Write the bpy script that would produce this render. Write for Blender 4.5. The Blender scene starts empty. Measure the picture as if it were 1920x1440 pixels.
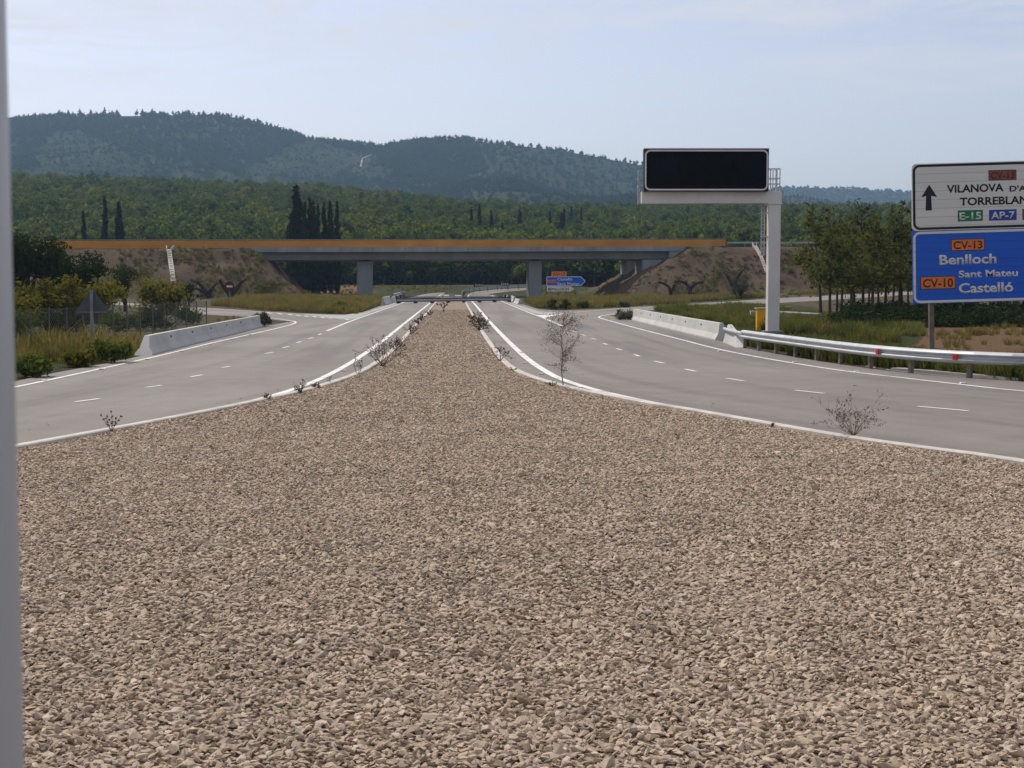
import bpy, bmesh, math, random
import numpy as np
from mathutils import Vector, Matrix

# ------------------------------------------------------------------ camera, sky, sun
S = bpy.context.scene
COL = S.collection
F = 2670.0                     # focal length in photograph pixels
CAMZ = 2.4
TH = math.atan(188.0 / F)      # downward pitch
CT, ST = math.cos(TH), math.sin(TH)
cd = bpy.data.cameras.new('camera')
cam = bpy.data.objects.new('camera', cd); COL.objects.link(cam)
cam.location = (0, 0, CAMZ); cam.rotation_euler = (math.pi / 2 - TH, 0, 0)
cd.sensor_width = 36; cd.lens = 36 * F / 1920; cd.clip_start = .05; cd.clip_end = 30000
cd.dof.use_dof = True; cd.dof.focus_distance = 60; cd.dof.aperture_fstop = cd.lens / 2.6
S.camera = cam

SUN_AZ, SUN_EL = 36.0, 50.0    # degrees left of the view direction, degrees above the horizon
SAZ, SEL = math.radians(SUN_AZ), math.radians(SUN_EL)
sunvec = Vector((-math.sin(SAZ) * math.cos(SEL), math.cos(SAZ) * math.cos(SEL), math.sin(SEL)))
W = bpy.data.worlds.new("World"); S.world = W; W.use_nodes = True
nt = W.node_tree; nt.nodes.clear()
def N(nt, t, **kw):
    n = nt.nodes.new(t)
    for k, v in kw.items(): setattr(n, k, v)
    return n
def L(nt, a, b): nt.links.new(a, b)
sky = N(nt, 'ShaderNodeTexSky', sky_type='NISHITA', sun_disc=False)
sky.sun_elevation = SEL; sky.sun_rotation = -SAZ
sky.air_density = 1.0; sky.dust_density = 1.6; sky.ozone_density = 1.5; sky.altitude = 200
tc = N(nt, 'ShaderNodeTexCoord'); mp = N(nt, 'ShaderNodeMapping'); L(nt, tc.outputs['Generated'], mp.inputs[0])
hs = N(nt, 'ShaderNodeHueSaturation'); hs.inputs['Saturation'].default_value = .70; hs.inputs['Value'].default_value = .74; L(nt, sky.outputs[0], hs.inputs['Color'])
tn = N(nt, 'ShaderNodeMix', data_type='RGBA', blend_type='MULTIPLY'); tn.inputs['Factor'].default_value = 1; tn.inputs['B'].default_value = (1.03, .955, 1.0, 1); L(nt, hs.outputs[0], tn.inputs['A'])
mp.inputs['Scale'].default_value = (6.5, 2.2, 30)
no = N(nt, 'ShaderNodeTexNoise'); no.inputs['Scale'].default_value = 1.1; no.inputs['Detail'].default_value = 7; no.inputs['Roughness'].default_value = .62
no.inputs['Distortion'].default_value = .5
L(nt, mp.outputs[0], no.inputs['Vector'])
cr = N(nt, 'ShaderNodeValToRGB'); cr.color_ramp.elements[0].position = .43; cr.color_ramp.elements[1].position = .66
L(nt, no.outputs['Fac'], cr.inputs[0])
sx = N(nt, 'ShaderNodeSeparateXYZ'); L(nt, tc.outputs['Generated'], sx.inputs[0])
mr = N(nt, 'ShaderNodeMapRange'); mr.inputs[1].default_value = .105; mr.inputs[2].default_value = .175; mr.inputs[3].default_value = 0; mr.inputs[4].default_value = .85
L(nt, sx.outputs[2], mr.inputs[0])
mm = N(nt, 'ShaderNodeMath', operation='MULTIPLY'); L(nt, cr.outputs[0], mm.inputs[0]); L(nt, mr.outputs[0], mm.inputs[1])
mx = N(nt, 'ShaderNodeMix', data_type='RGBA'); L(nt, mm.outputs[0], mx.inputs['Factor']); L(nt, tn.outputs['Result'], mx.inputs['A'])
mx.inputs['B'].default_value = (4.5, 4.55, 4.7, 1)
bg = N(nt, 'ShaderNodeBackground'); bg.inputs[1].default_value = .15
L(nt, mx.outputs['Result'], bg.inputs[0])
wo = N(nt, 'ShaderNodeOutputWorld'); L(nt, bg.outputs[0], wo.inputs[0])

ld = bpy.data.lights.new('sun', 'SUN'); ld.energy = 3.1; ld.angle = math.radians(.53); ld.color = (1, .92, .80)
lo = bpy.data.objects.new('sun', ld); COL.objects.link(lo)
lo.rotation_euler = sunvec.to_track_quat('Z', 'Y').to_euler(); lo.location = (-60, 60, 90)
S.view_settings.view_transform = 'Standard'; S.view_settings.look = 'None'; S.view_settings.gamma = 1
S.view_settings.exposure = .2
S.cycles.max_bounces = 5; S.cycles.diffuse_bounces = 3; S.cycles.transparent_max_bounces = 8
S.cycles.volume_bounces = 0; S.cycles.use_denoising = True
S.cycles.sample_clamp_indirect = 4
HAZE = .00013

# ------------------------------------------------------------------ helpers
rnd = random.Random(7)
R0 = np.random.default_rng(11)
def ray(px, py):
    a = (px - 960) / F; b = (720 - py) / F
    return a, CT + b * ST, -ST + b * CT
def at(px, py, D):
    x, y, z = ray(px, py); k = D / y
    return Vector((x * k, D, CAMZ + z * k))
def Dpx(D): return F / D          # pixels per metre, about
def vnoise(x, y, seed=0):
    x = np.asarray(x, float); y = np.asarray(y, float)
    xi = np.floor(x).astype(np.int64); yi = np.floor(y).astype(np.int64)
    fx = x - xi; fy = y - yi; fx = fx * fx * (3 - 2 * fx); fy = fy * fy * (3 - 2 * fy)
    def h(i, j):
        n = (i * 374761393 + j * 668265263 + seed * 1274126177) & 0xffffffff
        n = ((n ^ (n >> 13)) * 1274126177) & 0xffffffff
        return ((n ^ (n >> 16)) & 0xffff) / 65535.0
    a = h(xi, yi); b = h(xi + 1, yi); c = h(xi, yi + 1); d = h(xi + 1, yi + 1)
    return (a + (b - a) * fx) * (1 - fy) + (c + (d - c) * fx) * fy
def fbm(x, y, seed=0, o=4):
    s = 0; a = .5
    for k in range(o): s = s + a * vnoise(x * 2 ** k, y * 2 ** k, seed + k); a *= .5
    return s / (1 - .5 ** o)
def sstep(a, b, x):
    t = np.clip((x - a) / (b - a), 0, 1); return t * t * (3 - 2 * t)
def inpoly(x, y, poly):
    x = np.asarray(x, float); y = np.asarray(y, float); r = np.zeros(x.shape, bool); n = len(poly)
    for i in range(n):
        x1, y1 = poly[i]; x2, y2 = poly[(i + 1) % n]
        if y1 == y2: continue
        c = ((y1 > y) != (y2 > y)) & (x < (x2 - x1) * (y - y1) / (y2 - y1) + x1)
        r ^= c
    return r
def proj(x, y, z):
    yy = y * CT - (z - CAMZ) * ST; zz = y * ST + (z - CAMZ) * CT
    return 960 + F * x / yy, 720 - F * zz / yy

def tag(o, label=None, cat=None, group=None, kind=None):
    if label: o['label'] = label
    if cat: o['category'] = cat
    if group: o['group'] = group
    if kind: o['kind'] = kind
    return o
def link(name, me, parent=None, mat=None, coll=None):
    o = bpy.data.objects.new(name, me)
    (coll or COL).objects.link(o)
    if parent is not None: o.parent = parent
    if mat is not None and me is not None:
        for m in (mat if isinstance(mat, (list, tuple)) else [mat]): me.materials.append(m)
    return o
def thing(name, label, cat, loc=(0, 0, 0), group=None, rotz=0):
    o = link(name, None); o.location = loc; o.rotation_euler = (0, 0, rotz); o.empty_display_size = .3
    return tag(o, label, cat, group)
def npmesh(name, V, Fs, smooth=False, mi=None):
    """V (n,3); Fs: list of int arrays (m,k) of faces"""
    me = bpy.data.meshes.new(name)
    V = np.asarray(V, np.float32).reshape(-1, 3)
    if not isinstance(Fs, list): Fs = [Fs]
    Fs = [np.asarray(f, np.int32) for f in Fs if len(f)]
    me.vertices.add(len(V)); me.vertices.foreach_set('co', V.ravel())
    nl = sum(f.size for f in Fs); nf = sum(len(f) for f in Fs)
    me.loops.add(nl); me.polygons.add(nf)
    me.loops.foreach_set('vertex_index', np.concatenate([f.ravel() for f in Fs]))
    tot = np.concatenate([np.full(len(f), f.shape[1], np.int32) for f in Fs])
    st = np.concatenate([[0], np.cumsum(tot)[:-1]]).astype(np.int32)
    me.polygons.foreach_set('loop_start', st)
    if mi is not None: me.polygons.foreach_set('material_index', np.asarray(mi, np.int32))
    if smooth: me.polygons.foreach_set('use_smooth', np.ones(nf, bool))
    me.update(calc_edges=True); me.validate()
    return me
class MB:
    """collects shapes that become ONE mesh object"""
    def __init__(s): s.v = []; s.f = []; s.m = []; s.n = 0; s.mi = 0
    def add(s, V, Fl):
        s.v.append(np.asarray(V, float).reshape(-1, 3))
        for f in Fl: s.f.append(tuple(i + s.n for i in f)); s.m.append(s.mi)
        s.n += len(s.v[-1])
    def box(s, a, b, M=None, bev=0):
        x0, y0, z0 = a; x1, y1, z1 = b
        V = np.array([(x0, y0, z0), (x1, y0, z0), (x1, y1, z0), (x0, y1, z0), (x0, y0, z1), (x1, y0, z1), (x1, y1, z1), (x0, y1, z1)], float)
        if M is not None: V = np.array([(M @ Vector(p))[:] for p in V])
        s.add(V, [(3, 2, 1, 0), (4, 5, 6, 7), (0, 1, 5, 4), (1, 2, 6, 5), (2, 3, 7, 6), (3, 0, 4, 7)])
    def hexa(s, V):
        s.add(V, [(3, 2, 1, 0), (4, 5, 6, 7), (0, 1, 5, 4), (1, 2, 6, 5), (2, 3, 7, 6), (3, 0, 4, 7)])
    def tube(s, pts, rad, k=6, cap=True):
        pts = [Vector(p) for p in pts]; n = len(pts)
        if not hasattr(rad, '__len__'): rad = [rad] * n
        V = []
        for i, p in enumerate(pts):
            t = (pts[min(i + 1, n - 1)] - pts[max(i - 1, 0)])
            if t.length < 1e-9: t = Vector((0, 0, 1))
            t.normalize()
            u = t.cross(Vector((0, 0, 1)) if abs(t.z) < .95 else Vector((1, 0, 0))).normalized(); w = t.cross(u)
            for j in range(k):
                a = 2 * math.pi * j / k
                V.append((p + u * (math.cos(a) * rad[i]) + w * (math.sin(a) * rad[i]))[:])
        Fl = [(i * k + j, i * k + (j + 1) % k, (i + 1) * k + (j + 1) % k, (i + 1) * k + j) for i in range(n - 1) for j in range(k)]
        if cap: Fl += [tuple(range(k))[::-1], tuple(range((n - 1) * k, n * k))]
        s.add(V, Fl)
    def prism(s, poly, y0, y1, M=None):
        """poly in x,z extruded along y"""
        n = len(poly)
        V = [(x, y0, z) for x, z in poly] + [(x, y1, z) for x, z in poly]
        if M is not None: V = [(M @ Vector(p))[:] for p in V]
        s.add(V, [tuple(range(n)), tuple(range(2 * n - 1, n - 1, -1))] + [(i, i + n, (i + 1) % n + n, (i + 1) % n) for i in range(n)])
    def build(s, name, mat, parent=None, smooth=False, bevel=0):
        me = bpy.data.meshes.new(name)
        me.from_pydata(np.concatenate(s.v).tolist(), [], s.f); me.update()
        if any(s.m): me.polygons.foreach_set('material_index', s.m)
        bm = bmesh.new(); bm.from_mesh(me); bmesh.ops.recalc_face_normals(bm, faces=bm.faces)
        if bevel:
            ed = [e for e in bm.edges if len(e.link_faces) == 2 and e.calc_face_angle(0) > .5]
            bmesh.ops.bevel(bm, geom=ed, offset=bevel, segments=2, affect='EDGES', profile=.6, clamp_overlap=True)
        bm.to_mesh(me); bm.free()
        if smooth: me.polygons.foreach_set('use_smooth', [True] * len(me.polygons))
        return link(name, me, parent, mat)
def resample(P, n=None, step=None):
    P = [Vector(p) for p in P]; d = [0]
    for a, b in zip(P, P[1:]): d.append(d[-1] + (b - a).length)
    if n is None: n = max(2, int(d[-1] / step) + 1)
    out = []; j = 0
    for i in range(n):
        t = d[-1] * i / (n - 1)
        while j < len(P) - 2 and d[j + 1] < t: j += 1
        k = (t - d[j]) / max(d[j + 1] - d[j], 1e-9)
        out.append(P[j].lerp(P[j + 1], min(max(k, 0), 1)))
    return out
def smoothpts(P, it=2):
    """corner cutting that keeps the ends"""
    P = [Vector(p) for p in P]
    for _ in range(it):
        Q = [P[0]]
        for a, b in zip(P, P[1:]): Q += [a.lerp(b, .25), a.lerp(b, .75)]
        Q.append(P[-1]); P = Q
    return P
def sweep(mb, path, prof, scale=None, cap=True):
    """prof: closed list of (u,z): u to the right of travel"""
    n = len(path); k = len(prof); V = []
    for i, p in enumerate(path):
        t = path[min(i + 1, n - 1)] - path[max(i - 1, 0)]; t = Vector((t.x, t.y, 0)).normalized(); r = Vector((t.y, -t.x, 0))
        sc = scale[i] if scale else (1, 1)
        for u, z in prof: V.append((p + r * (u * sc[0]) + Vector((0, 0, z * sc[1])))[:])
    Fl = [(i * k + j, i * k + (j + 1) % k, (i + 1) * k + (j + 1) % k, (i + 1) * k + j) for i in range(n - 1) for j in range(k)]
    if cap: Fl += [tuple(range(k))[::-1], tuple(range((n - 1) * k, n * k))]
    mb.add(V, Fl)

# ------------------------------------------------------------------ materials
def mat(name):
    m = bpy.data.materials.new(name); m.use_nodes = True; t = m.node_tree; t.nodes.clear()
    o = N(t, 'ShaderNodeOutputMaterial'); return m, t, o
def ramp(t, fac, stops):
    r = N(t, 'ShaderNodeValToRGB'); e = r.color_ramp.elements
    while len(e) < len(stops): e.new(.5)
    for i, (p, c) in enumerate(stops): e[i].position = p; e[i].color = (*c, 1)
    L(t, fac, r.inputs[0]); return r.outputs[0]
def noise(t, scale, detail=4, rough=.55, vec=None, dist=0):
    n = N(t, 'ShaderNodeTexNoise'); n.inputs['Scale'].default_value = scale; n.inputs['Detail'].default_value = detail
    n.inputs['Roughness'].default_value = rough; n.inputs['Distortion'].default_value = dist
    if vec is not None: L(t, vec, n.inputs['Vector'])
    return n.outputs['Fac']
def mixc(t, f, a, b, mode='MIX'):
    m = N(t, 'ShaderNodeMix', data_type='RGBA', blend_type=mode)
    for s, v in (('Factor', f), ('A', a), ('B', b)):
        if hasattr(v, 'node'): L(t, v, m.inputs[s])
        elif isinstance(v, (tuple, list)): m.inputs[s].default_value = (*v, 1) if len(v) == 3 else v
        else: m.inputs[s].default_value = v
    return m.outputs['Result']
def objco(t): return N(t, 'ShaderNodeTexCoord').outputs['Object']
def wpos(t): return N(t, 'ShaderNodeNewGeometry').outputs['Position']
def bumpn(t, h, strength, dist=.02):
    b = N(t, 'ShaderNodeBump'); b.inputs['Strength'].default_value = strength; b.inputs['Distance'].default_value = dist
    L(t, h, b.inputs['Height']); return b.outputs[0]
def surf(name, c0, c1, scale=2, rough=.75, detail=5, metal=0, bump=0, bscale=30, c2=None, spec=.4, world=False, stretch=None, seam=0):
    m, t, o = mat(name); p = N(t, 'ShaderNodeBsdfPrincipled')
    v = wpos(t) if world else objco(t)
    if stretch:
        mp = N(t, 'ShaderNodeMapping'); mp.inputs['Scale'].default_value = stretch; L(t, v, mp.inputs[0]); v = mp.outputs[0]
    st = [(.32, c0), (.68, c1)] if c2 is None else [(.3, c0), (.5, c1), (.72, c2)]
    c = ramp(t, noise(t, scale, detail, .6, v), st)
    if seam:
        sz = N(t, 'ShaderNodeSeparateXYZ'); L(t, objco(t), sz.inputs[0]); dv = N(t, 'ShaderNodeMath', operation='DIVIDE'); L(t, sz.outputs[2], dv.inputs[0]); dv.inputs[1].default_value = seam
        fr = N(t, 'ShaderNodeMath', operation='FRACT'); L(t, dv.outputs[0], fr.inputs[0])
        c = mixc(t, 1., c, ramp(t, fr.outputs[0], [(.0, (.72, .72, .72)), (.05, (.76, .76, .76)), (.11, (1, 1, 1))]), 'MULTIPLY')
    L(t, c, p.inputs['Base Color']); p.inputs['Roughness'].default_value = rough; p.inputs['Metallic'].default_value = metal
    p.inputs['Specular IOR Level'].default_value = spec
    if bump: L(t, bumpn(t, noise(t, bscale, 4, .6, v), bump, .01), p.inputs['Normal'])
    L(t, p.outputs[0], o.inputs[0]); return m
def foliage(name, cols, trans=.35, tcol=None, scale=.25):
    """leaf material: per-tree and per-clump colour, light passing through the leaf"""
    m, t, o = mat(name)
    oi = N(t, 'ShaderNodeObjectInfo')
    a = noise(t, scale, 3, .6, wpos(t))
    ad = N(t, 'ShaderNodeMath', operation='MULTIPLY_ADD'); L(t, oi.outputs['Random'], ad.inputs[0]); ad.inputs[1].default_value = .45
    mu = N(t, 'ShaderNodeMath', operation='MULTIPLY_ADD'); L(t, a, mu.inputs[0]); mu.inputs[1].default_value = .9; mu.inputs[2].default_value = -.18
    L(t, mu.outputs[0], ad.inputs[2])
    n = len(cols); c = ramp(t, ad.outputs[0], [(.1 + .8 * i / (n - 1), q) for i, q in enumerate(cols)])
    d = N(t, 'ShaderNodeBsdfDiffuse'); L(t, c, d.inputs[0])
    tr = N(t, 'ShaderNodeBsdfTranslucent')
    L(t, mixc(t, 1.0, c, tcol or (1.15, 1.3, .6), 'MULTIPLY'), tr.inputs[0])
    x = N(t, 'ShaderNodeMixShader'); x.inputs[0].default_value = trans; L(t, d.outputs[0], x.inputs[1]); L(t, tr.outputs[0], x.inputs[2])
    L(t, x.outputs[0], o.inputs[0]); return m
def plain(name, c, rough=.5, metal=0, spec=.4, var=.12, scale=3):
    return surf(name, tuple(q * (1 - var) for q in c), tuple(min(1, q * (1 + var)) for q in c), scale, rough, 5, metal, spec=spec)

M = {}
M['conc'] = surf('concrete', (.30, .295, .28), (.42, .41, .39), .6, .85, bump=.2, bscale=8, world=True)
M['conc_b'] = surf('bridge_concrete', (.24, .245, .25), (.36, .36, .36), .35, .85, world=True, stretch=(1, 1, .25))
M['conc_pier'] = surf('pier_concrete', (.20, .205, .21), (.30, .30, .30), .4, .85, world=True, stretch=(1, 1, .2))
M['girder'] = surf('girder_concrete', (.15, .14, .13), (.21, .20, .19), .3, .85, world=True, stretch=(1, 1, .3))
M['white_conc'] = surf('white_concrete', (.43, .42, .395), (.55, .54, .51), .5, .85, detail=7, bump=.06, bscale=25, world=True, stretch=(1, 1, 1.6))
M['kerb'] = surf('kerb_concrete', (.42, .39, .34), (.62, .58, .52), 1.5, .85, world=True, bump=.2)
M['paint'] = surf('road_paint', (.42, .41, .385), (.74, .73, .70), 1.6, .7, detail=8, world=True, c2=(.80, .79, .76))
M['steel'] = surf('galvanised_steel', (.40, .415, .43), (.54, .555, .57), 2.2, .5, metal=.25, world=True, stretch=(1, 1, 3))
M['steel_d'] = surf('dark_steel', (.20, .20, .20), (.30, .30, .30), 2.2, .6, metal=.5, world=True)
M['rust'] = surf('weathered_post_steel', (.16, .13, .10), (.25, .21, .17), 4, .7, metal=.3, world=True)
M['gantry'] = surf('painted_gantry_steel', (.66, .62, .575), (.76, .72, .67), .8, .5, world=True, spec=.35)
M['orange_rail'] = surf('orange_painted_steel', (.50, .19, .02), (.66, .29, .03), .25, .55, world=True, stretch=(1, 1, 3))
M['cabinet'] = surf('yellow_painted_cabinet', (.78, .36, .0), (.88, .43, .005), 2, .45, world=True)
M['black_panel'] = surf('black_led_face', (.006, .007, .009), (.010, .011, .014), 3, .7, world=True, spec=.04)
M['black'] = plain('black_paint', (.012, .012, .013), .6)
M['black_beam'] = plain('black_painted_beam', (.03, .03, .032), .5)
M['sign_white'] = surf('white_sign_sheet', (.74, .69, .635), (.82, .77, .715), .9, .45, world=True, stretch=(.2, .2, 4), seam=.3)
M['sign_blue'] = surf('blue_sign_sheet', (.004, .10, .58), (.007, .125, .68), .7, .4, world=True, stretch=(.2, .2, 4), seam=.3)
M['sign_orange'] = plain('orange_sign_sheet', (.78, .20, .035), .5)
M['sign_brown'] = plain('rust_red_sign_sheet', (.24, .075, .05), .5)
M['sign_green'] = plain('green_sign_sheet', (.01, .19, .08), .5)
M['sign_navy'] = plain('motorway_blue_sheet', (.02, .055, .36), .5)
M['dark_red'] = plain('dark_red_lettering', (.13, .012, .01), .5)
M['grey_sheet'] = plain('grey_sign_back', (.085, .088, .092), .6)
M['red'] = plain('red_reflector', (.62, .03, .03), .35)
M['noentry'] = plain('no_entry_red', (.10, .014, .012), .6)
M['wire'] = plain('fence_wire', (.11, .11, .105), .6, .4)
M['bark'] = surf('pine_bark', (.05, .038, .03), (.13, .10, .08), 6, .9, bump=.5, bscale=18)
M['bark_d'] = surf('olive_bark', (.025, .018, .012), (.06, .045, .032), 5, .95, bump=.5, bscale=14)
M['stem'] = surf('dry_stem', (.085, .056, .034), (.17, .12, .075), 9, .9)
M['grey_post'] = surf('grey_enamel_post', (.49, .455, .43), (.56, .525, .495), 1, .45)
M['pine'] = foliage('pine_needles', [(.028, .042, .014), (.045, .062, .02), (.065, .078, .024)], .38)
M['grove'] = foliage('grove_pine_needles', [(.052, .057, .026), (.085, .088, .037), (.13, .125, .053)], .42, scale=.8)
M['wood_leaf'] = foliage('woodland_leaves', [(.028, .046, .018), (.066, .095, .03), (.12, .14, .042), (.19, .175, .055)], .44, scale=.03)
M['hill_leaf'] = foliage('hill_pine_needles', [(.02, .034, .016), (.032, .05, .02), (.045, .062, .024)], .3, scale=.01)
M['cyp'] = foliage('cypress_leaves', [(.012, .022, .011), (.02, .032, .014), (.026, .04, .018)], .15, scale=.5)
M['carob'] = foliage('carob_leaves', [(.02, .034, .017), (.034, .05, .022), (.06, .078, .036)], .2, scale=.7)
M['yellow'] = foliage('yellow_shrub_leaves', [(.085, .078, .02), (.135, .118, .028), (.20, .162, .04)], .35, scale=.6)
M['shrub'] = foliage('green_shrub_leaves', [(.05, .07, .02), (.08, .105, .028), (.125, .145, .045)], .35, scale=.9)
M['grey_shrub'] = foliage('grey_shrub_leaves', [(.07, .075, .05), (.11, .115, .075), (.16, .155, .11)], .25, scale=.9, tcol=(1, 1.05, .8))
M['dry'] = foliage('dry_weed_leaves', [(.07, .055, .035), (.12, .09, .055), (.18, .14, .09)], .25, scale=1.5, tcol=(1.1, 1, .7))
M['dark_dry'] = foliage('dark_weed_pods', [(.075, .056, .036), (.125, .095, .06), (.18, .14, .09)], .15, scale=2, tcol=(1, 1, .8))
M['grass'] = foliage('grass_blades', [(.08, .095, .033), (.13, .13, .05), (.2, .175, .08)], .4, scale=.35)
M['straw'] = foliage('straw_grass_blades', [(.13, .11, .04), (.20, .165, .065), (.28, .23, .11)], .4, scale=.3, tcol=(1.1, 1.05, .7))
M['weedgreen'] = foliage('green_weed_blades', [(.065, .08, .028), (.105, .115, .042), (.17, .16, .075)], .4, scale=.4)

def asphalt():
    m, t, o = mat('worn_asphalt'); p = N(t, 'ShaderNodeBsdfPrincipled'); v = wpos(t)
    c = ramp(t, noise(t, .07, 5, .6, v, .6), [(.25, (.16, .144, .131)), (.5, (.203, .185, .169)), (.75, (.25, .229, .209))])
    c2 = ramp(t, noise(t, 1.3, 4, .6, v), [(.3, (.9, .9, .9)), (.7, (1.07, 1.06, 1.05))])
    c3 = ramp(t, noise(t, 70, 2, .5, v), [(.3, (.82, .82, .82)), (.7, (1.16, 1.15, 1.14))])
    uvn = N(t, 'ShaderNodeUVMap'); uvn.uv_map = 'lane'
    mp = N(t, 'ShaderNodeMapping'); mp.inputs['Scale'].default_value = (1.1, .035, 1); L(t, uvn.outputs[0], mp.inputs[0])
    c4 = ramp(t, noise(t, 1, 3, .5, mp.outputs[0], .3), [(.32, (.78, .78, .79)), (.5, (1.0, 1.0, 1.0)), (.7, (1.1, 1.095, 1.08))])
    c = mixc(t, 1., c, c2, 'MULTIPLY'); c = mixc(t, 1., c, c3, 'MULTIPLY'); c = mixc(t, 1., c, c4, 'MULTIPLY')
    L(t, c, p.inputs['Base Color']); p.inputs['Roughness'].default_value = .82; p.inputs['Specular IOR Level'].default_value = .3
    L(t, bumpn(t, noise(t, 90, 2, .6, v), .25, .006), p.inputs['Normal'])
    L(t, p.outputs[0], o.inputs[0]); return m
M['asphalt'] = asphalt()
def ground_mat():
    m, t, o = mat('dry_ground'); p = N(t, 'ShaderNodeBsdfPrincipled'); v = wpos(t)
    at_ = N(t, 'ShaderNodeAttribute'); at_.attribute_name = 'zone'; sp = N(t, 'ShaderNodeSeparateColor'); L(t, at_.outputs[0], sp.inputs[0])
    n1 = noise(t, .25, 6, .65, v); n2 = noise(t, 2.5, 5, .65, v); n3 = noise(t, 14, 4, .6, v)
    base = mixc(t, n1, (.10, .085, .05), (.17, .14, .085))
    emb = mixc(t, ramp(t, n1, [(.35, (0, 0, 0)), (.62, (1, 1, 1))]), (.12, .078, .048), (.19, .135, .088))
    emb = mixc(t, ramp(t, n2, [(.45, (0, 0, 0)), (.7, (.75, .75, .75))]), emb, (.115, .105, .065))
    org = mixc(t, n2, (.185, .10, .052), (.31, .195, .115))
    grn = mixc(t, n2, (.05, .06, .022), (.095, .10, .035))
    c = mixc(t, sp.outputs[2], base, emb); c = mixc(t, sp.outputs[1], c, grn); c = mixc(t, sp.outputs[0], c, org)
    c = mixc(t, 1., c, ramp(t, n3, [(.25, (.62, .62, .62)), (.75, (1.3, 1.3, 1.3))]), 'MULTIPLY')
    L(t, c, p.inputs['Base Color']); p.inputs['Roughness'].default_value = .95; p.inputs['Specular IOR Level'].default_value = .1
    h = N(t, 'ShaderNodeMath', operation='ADD'); L(t, n2, h.inputs[0]); L(t, n3, h.inputs[1])
    L(t, bumpn(t, h.outputs[0], .9, .35), p.inputs['Normal'])
    L(t, p.outputs[0], o.inputs[0]); return m
M['ground'] = ground_mat()
def hill_mat():
    m, t, o = mat('scrub_hillside'); p = N(t, 'ShaderNodeBsdfPrincipled'); v = wpos(t)
    n1 = noise(t, .012, 7, .7, v); n2 = noise(t, .12, 5, .7, v)
    c = ramp(t, n1, [(.3, (.03, .044, .022)), (.5, (.048, .06, .03)), (.7, (.075, .075, .042))])
    c = mixc(t, 1., c, ramp(t, n2, [(.35, (.45, .5, .45)), (.65, (1.4, 1.4, 1.35))]), 'MULTIPLY')
    L(t, c, p.inputs['Base Color']); p.inputs['Roughness'].default_value = 1; p.inputs['Specular IOR Level'].default_value = 0
    L(t, bumpn(t, n2, 1, 6), p.inputs['Normal'])
    L(t, p.outputs[0], o.inputs[0]); return m
M['hill'] = hill_mat()
def stone_mat(name, cols):
    m, t, o = mat(name); p = N(t, 'ShaderNodeBsdfPrincipled'); oi = N(t, 'ShaderNodeObjectInfo')
    c = ramp(t, oi.outputs['Random'], [(i / (len(cols) - 1), q) for i, q in enumerate(cols)])
    c = mixc(t, 1., c, ramp(t, noise(t, 1.6, 3, .6, wpos(t)), [(.3, (.86, .86, .87)), (.7, (1.1, 1.1, 1.08))]), 'MULTIPLY')
    c = mixc(t, 1., c, ramp(t, noise(t, 60, 3, .6, wpos(t)), [(.3, (.85, .85, .85)), (.7, (1.1, 1.1, 1.1))]), 'MULTIPLY')
    L(t, c, p.inputs['Base Color']); p.inputs['Roughness'].default_value = .9; p.inputs['Specular IOR Level'].default_value = .2
    L(t, p.outputs[0], o.inputs[0]); return m
M['stone'] = stone_mat('limestone_chips', [(.35, .268, .19), (.42, .328, .24), (.46, .362, .27), (.50, .397, .30), (.58, .475, .375)])
def bed_mat():
    m, t, o = mat('gravel_bed'); p = N(t, 'ShaderNodeBsdfPrincipled'); v = wpos(t)
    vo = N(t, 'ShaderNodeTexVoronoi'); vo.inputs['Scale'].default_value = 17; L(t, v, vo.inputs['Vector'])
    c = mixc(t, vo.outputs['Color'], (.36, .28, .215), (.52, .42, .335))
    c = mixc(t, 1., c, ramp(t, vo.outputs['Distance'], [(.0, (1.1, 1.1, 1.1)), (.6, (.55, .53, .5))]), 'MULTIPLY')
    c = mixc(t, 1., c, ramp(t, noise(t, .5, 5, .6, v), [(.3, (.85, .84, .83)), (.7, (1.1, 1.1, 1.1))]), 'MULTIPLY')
    L(t, c, p.inputs['Base Color']); p.inputs['Roughness'].default_value = .95; p.inputs['Specular IOR Level'].default_value = .1
    b = N(t, 'ShaderNodeBump', invert=True); b.inputs['Strength'].default_value = 1; b.inputs['Distance'].default_value = .03
    L(t, vo.outputs['Distance'], b.inputs['Height']); L(t, b.outputs[0], p.inputs['Normal'])
    L(t, p.outputs[0], o.inputs[0]); return m
M['bed'] = bed_mat()
# ------------------------------------------------------------------ terrain
BA = at(80, 463, 240); BB = at(1360, 463, 256)
BT = Vector((BB.x - BA.x, BB.y - BA.y, 0)); BLEN = BT.length; BT.normalize(); BN = Vector((-BT.y, BT.x, 0))
BZA, BZB = at(80, 463, 240).z, at(1360, 460, 256).z; BK = (BZB - BZA) / BLEN     # road level of the overpass
def bs(px, off=0):
    """distance along the near face of the overpass for a picture column"""
    a = (px - 960) / F * 1.0
    a = ray(px, 480)[0] / ray(px, 480)[1]
    # point BA + s*BT with x = a*y
    return (a * (BA.y + BN.y * off) - BA.x - BN.x * off) / (BT.x - a * BT.y)
def bp(s, off, z): return Vector((BA.x + BT.x * s + BN.x * off, BA.y + BT.y * s + BN.y * off, z))
SL, SR = bs(474), bs(1292)
PXA = np.array([-900, 20, 300, 600, 800, 1000, 1200, 1450, 1700, 2800])
FOREST_Y = np.array([345, 347, 357, 370, 390, 408, 414, 410, 412, 420])
RIDGE_X = [-900, -300, 20, 60, 120, 200, 300, 350, 420, 480, 540, 580, 640, 700, 718, 740, 800, 860, 940, 1040, 1100, 1200, 1300, 1400, 1500, 1700, 2800]
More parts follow.
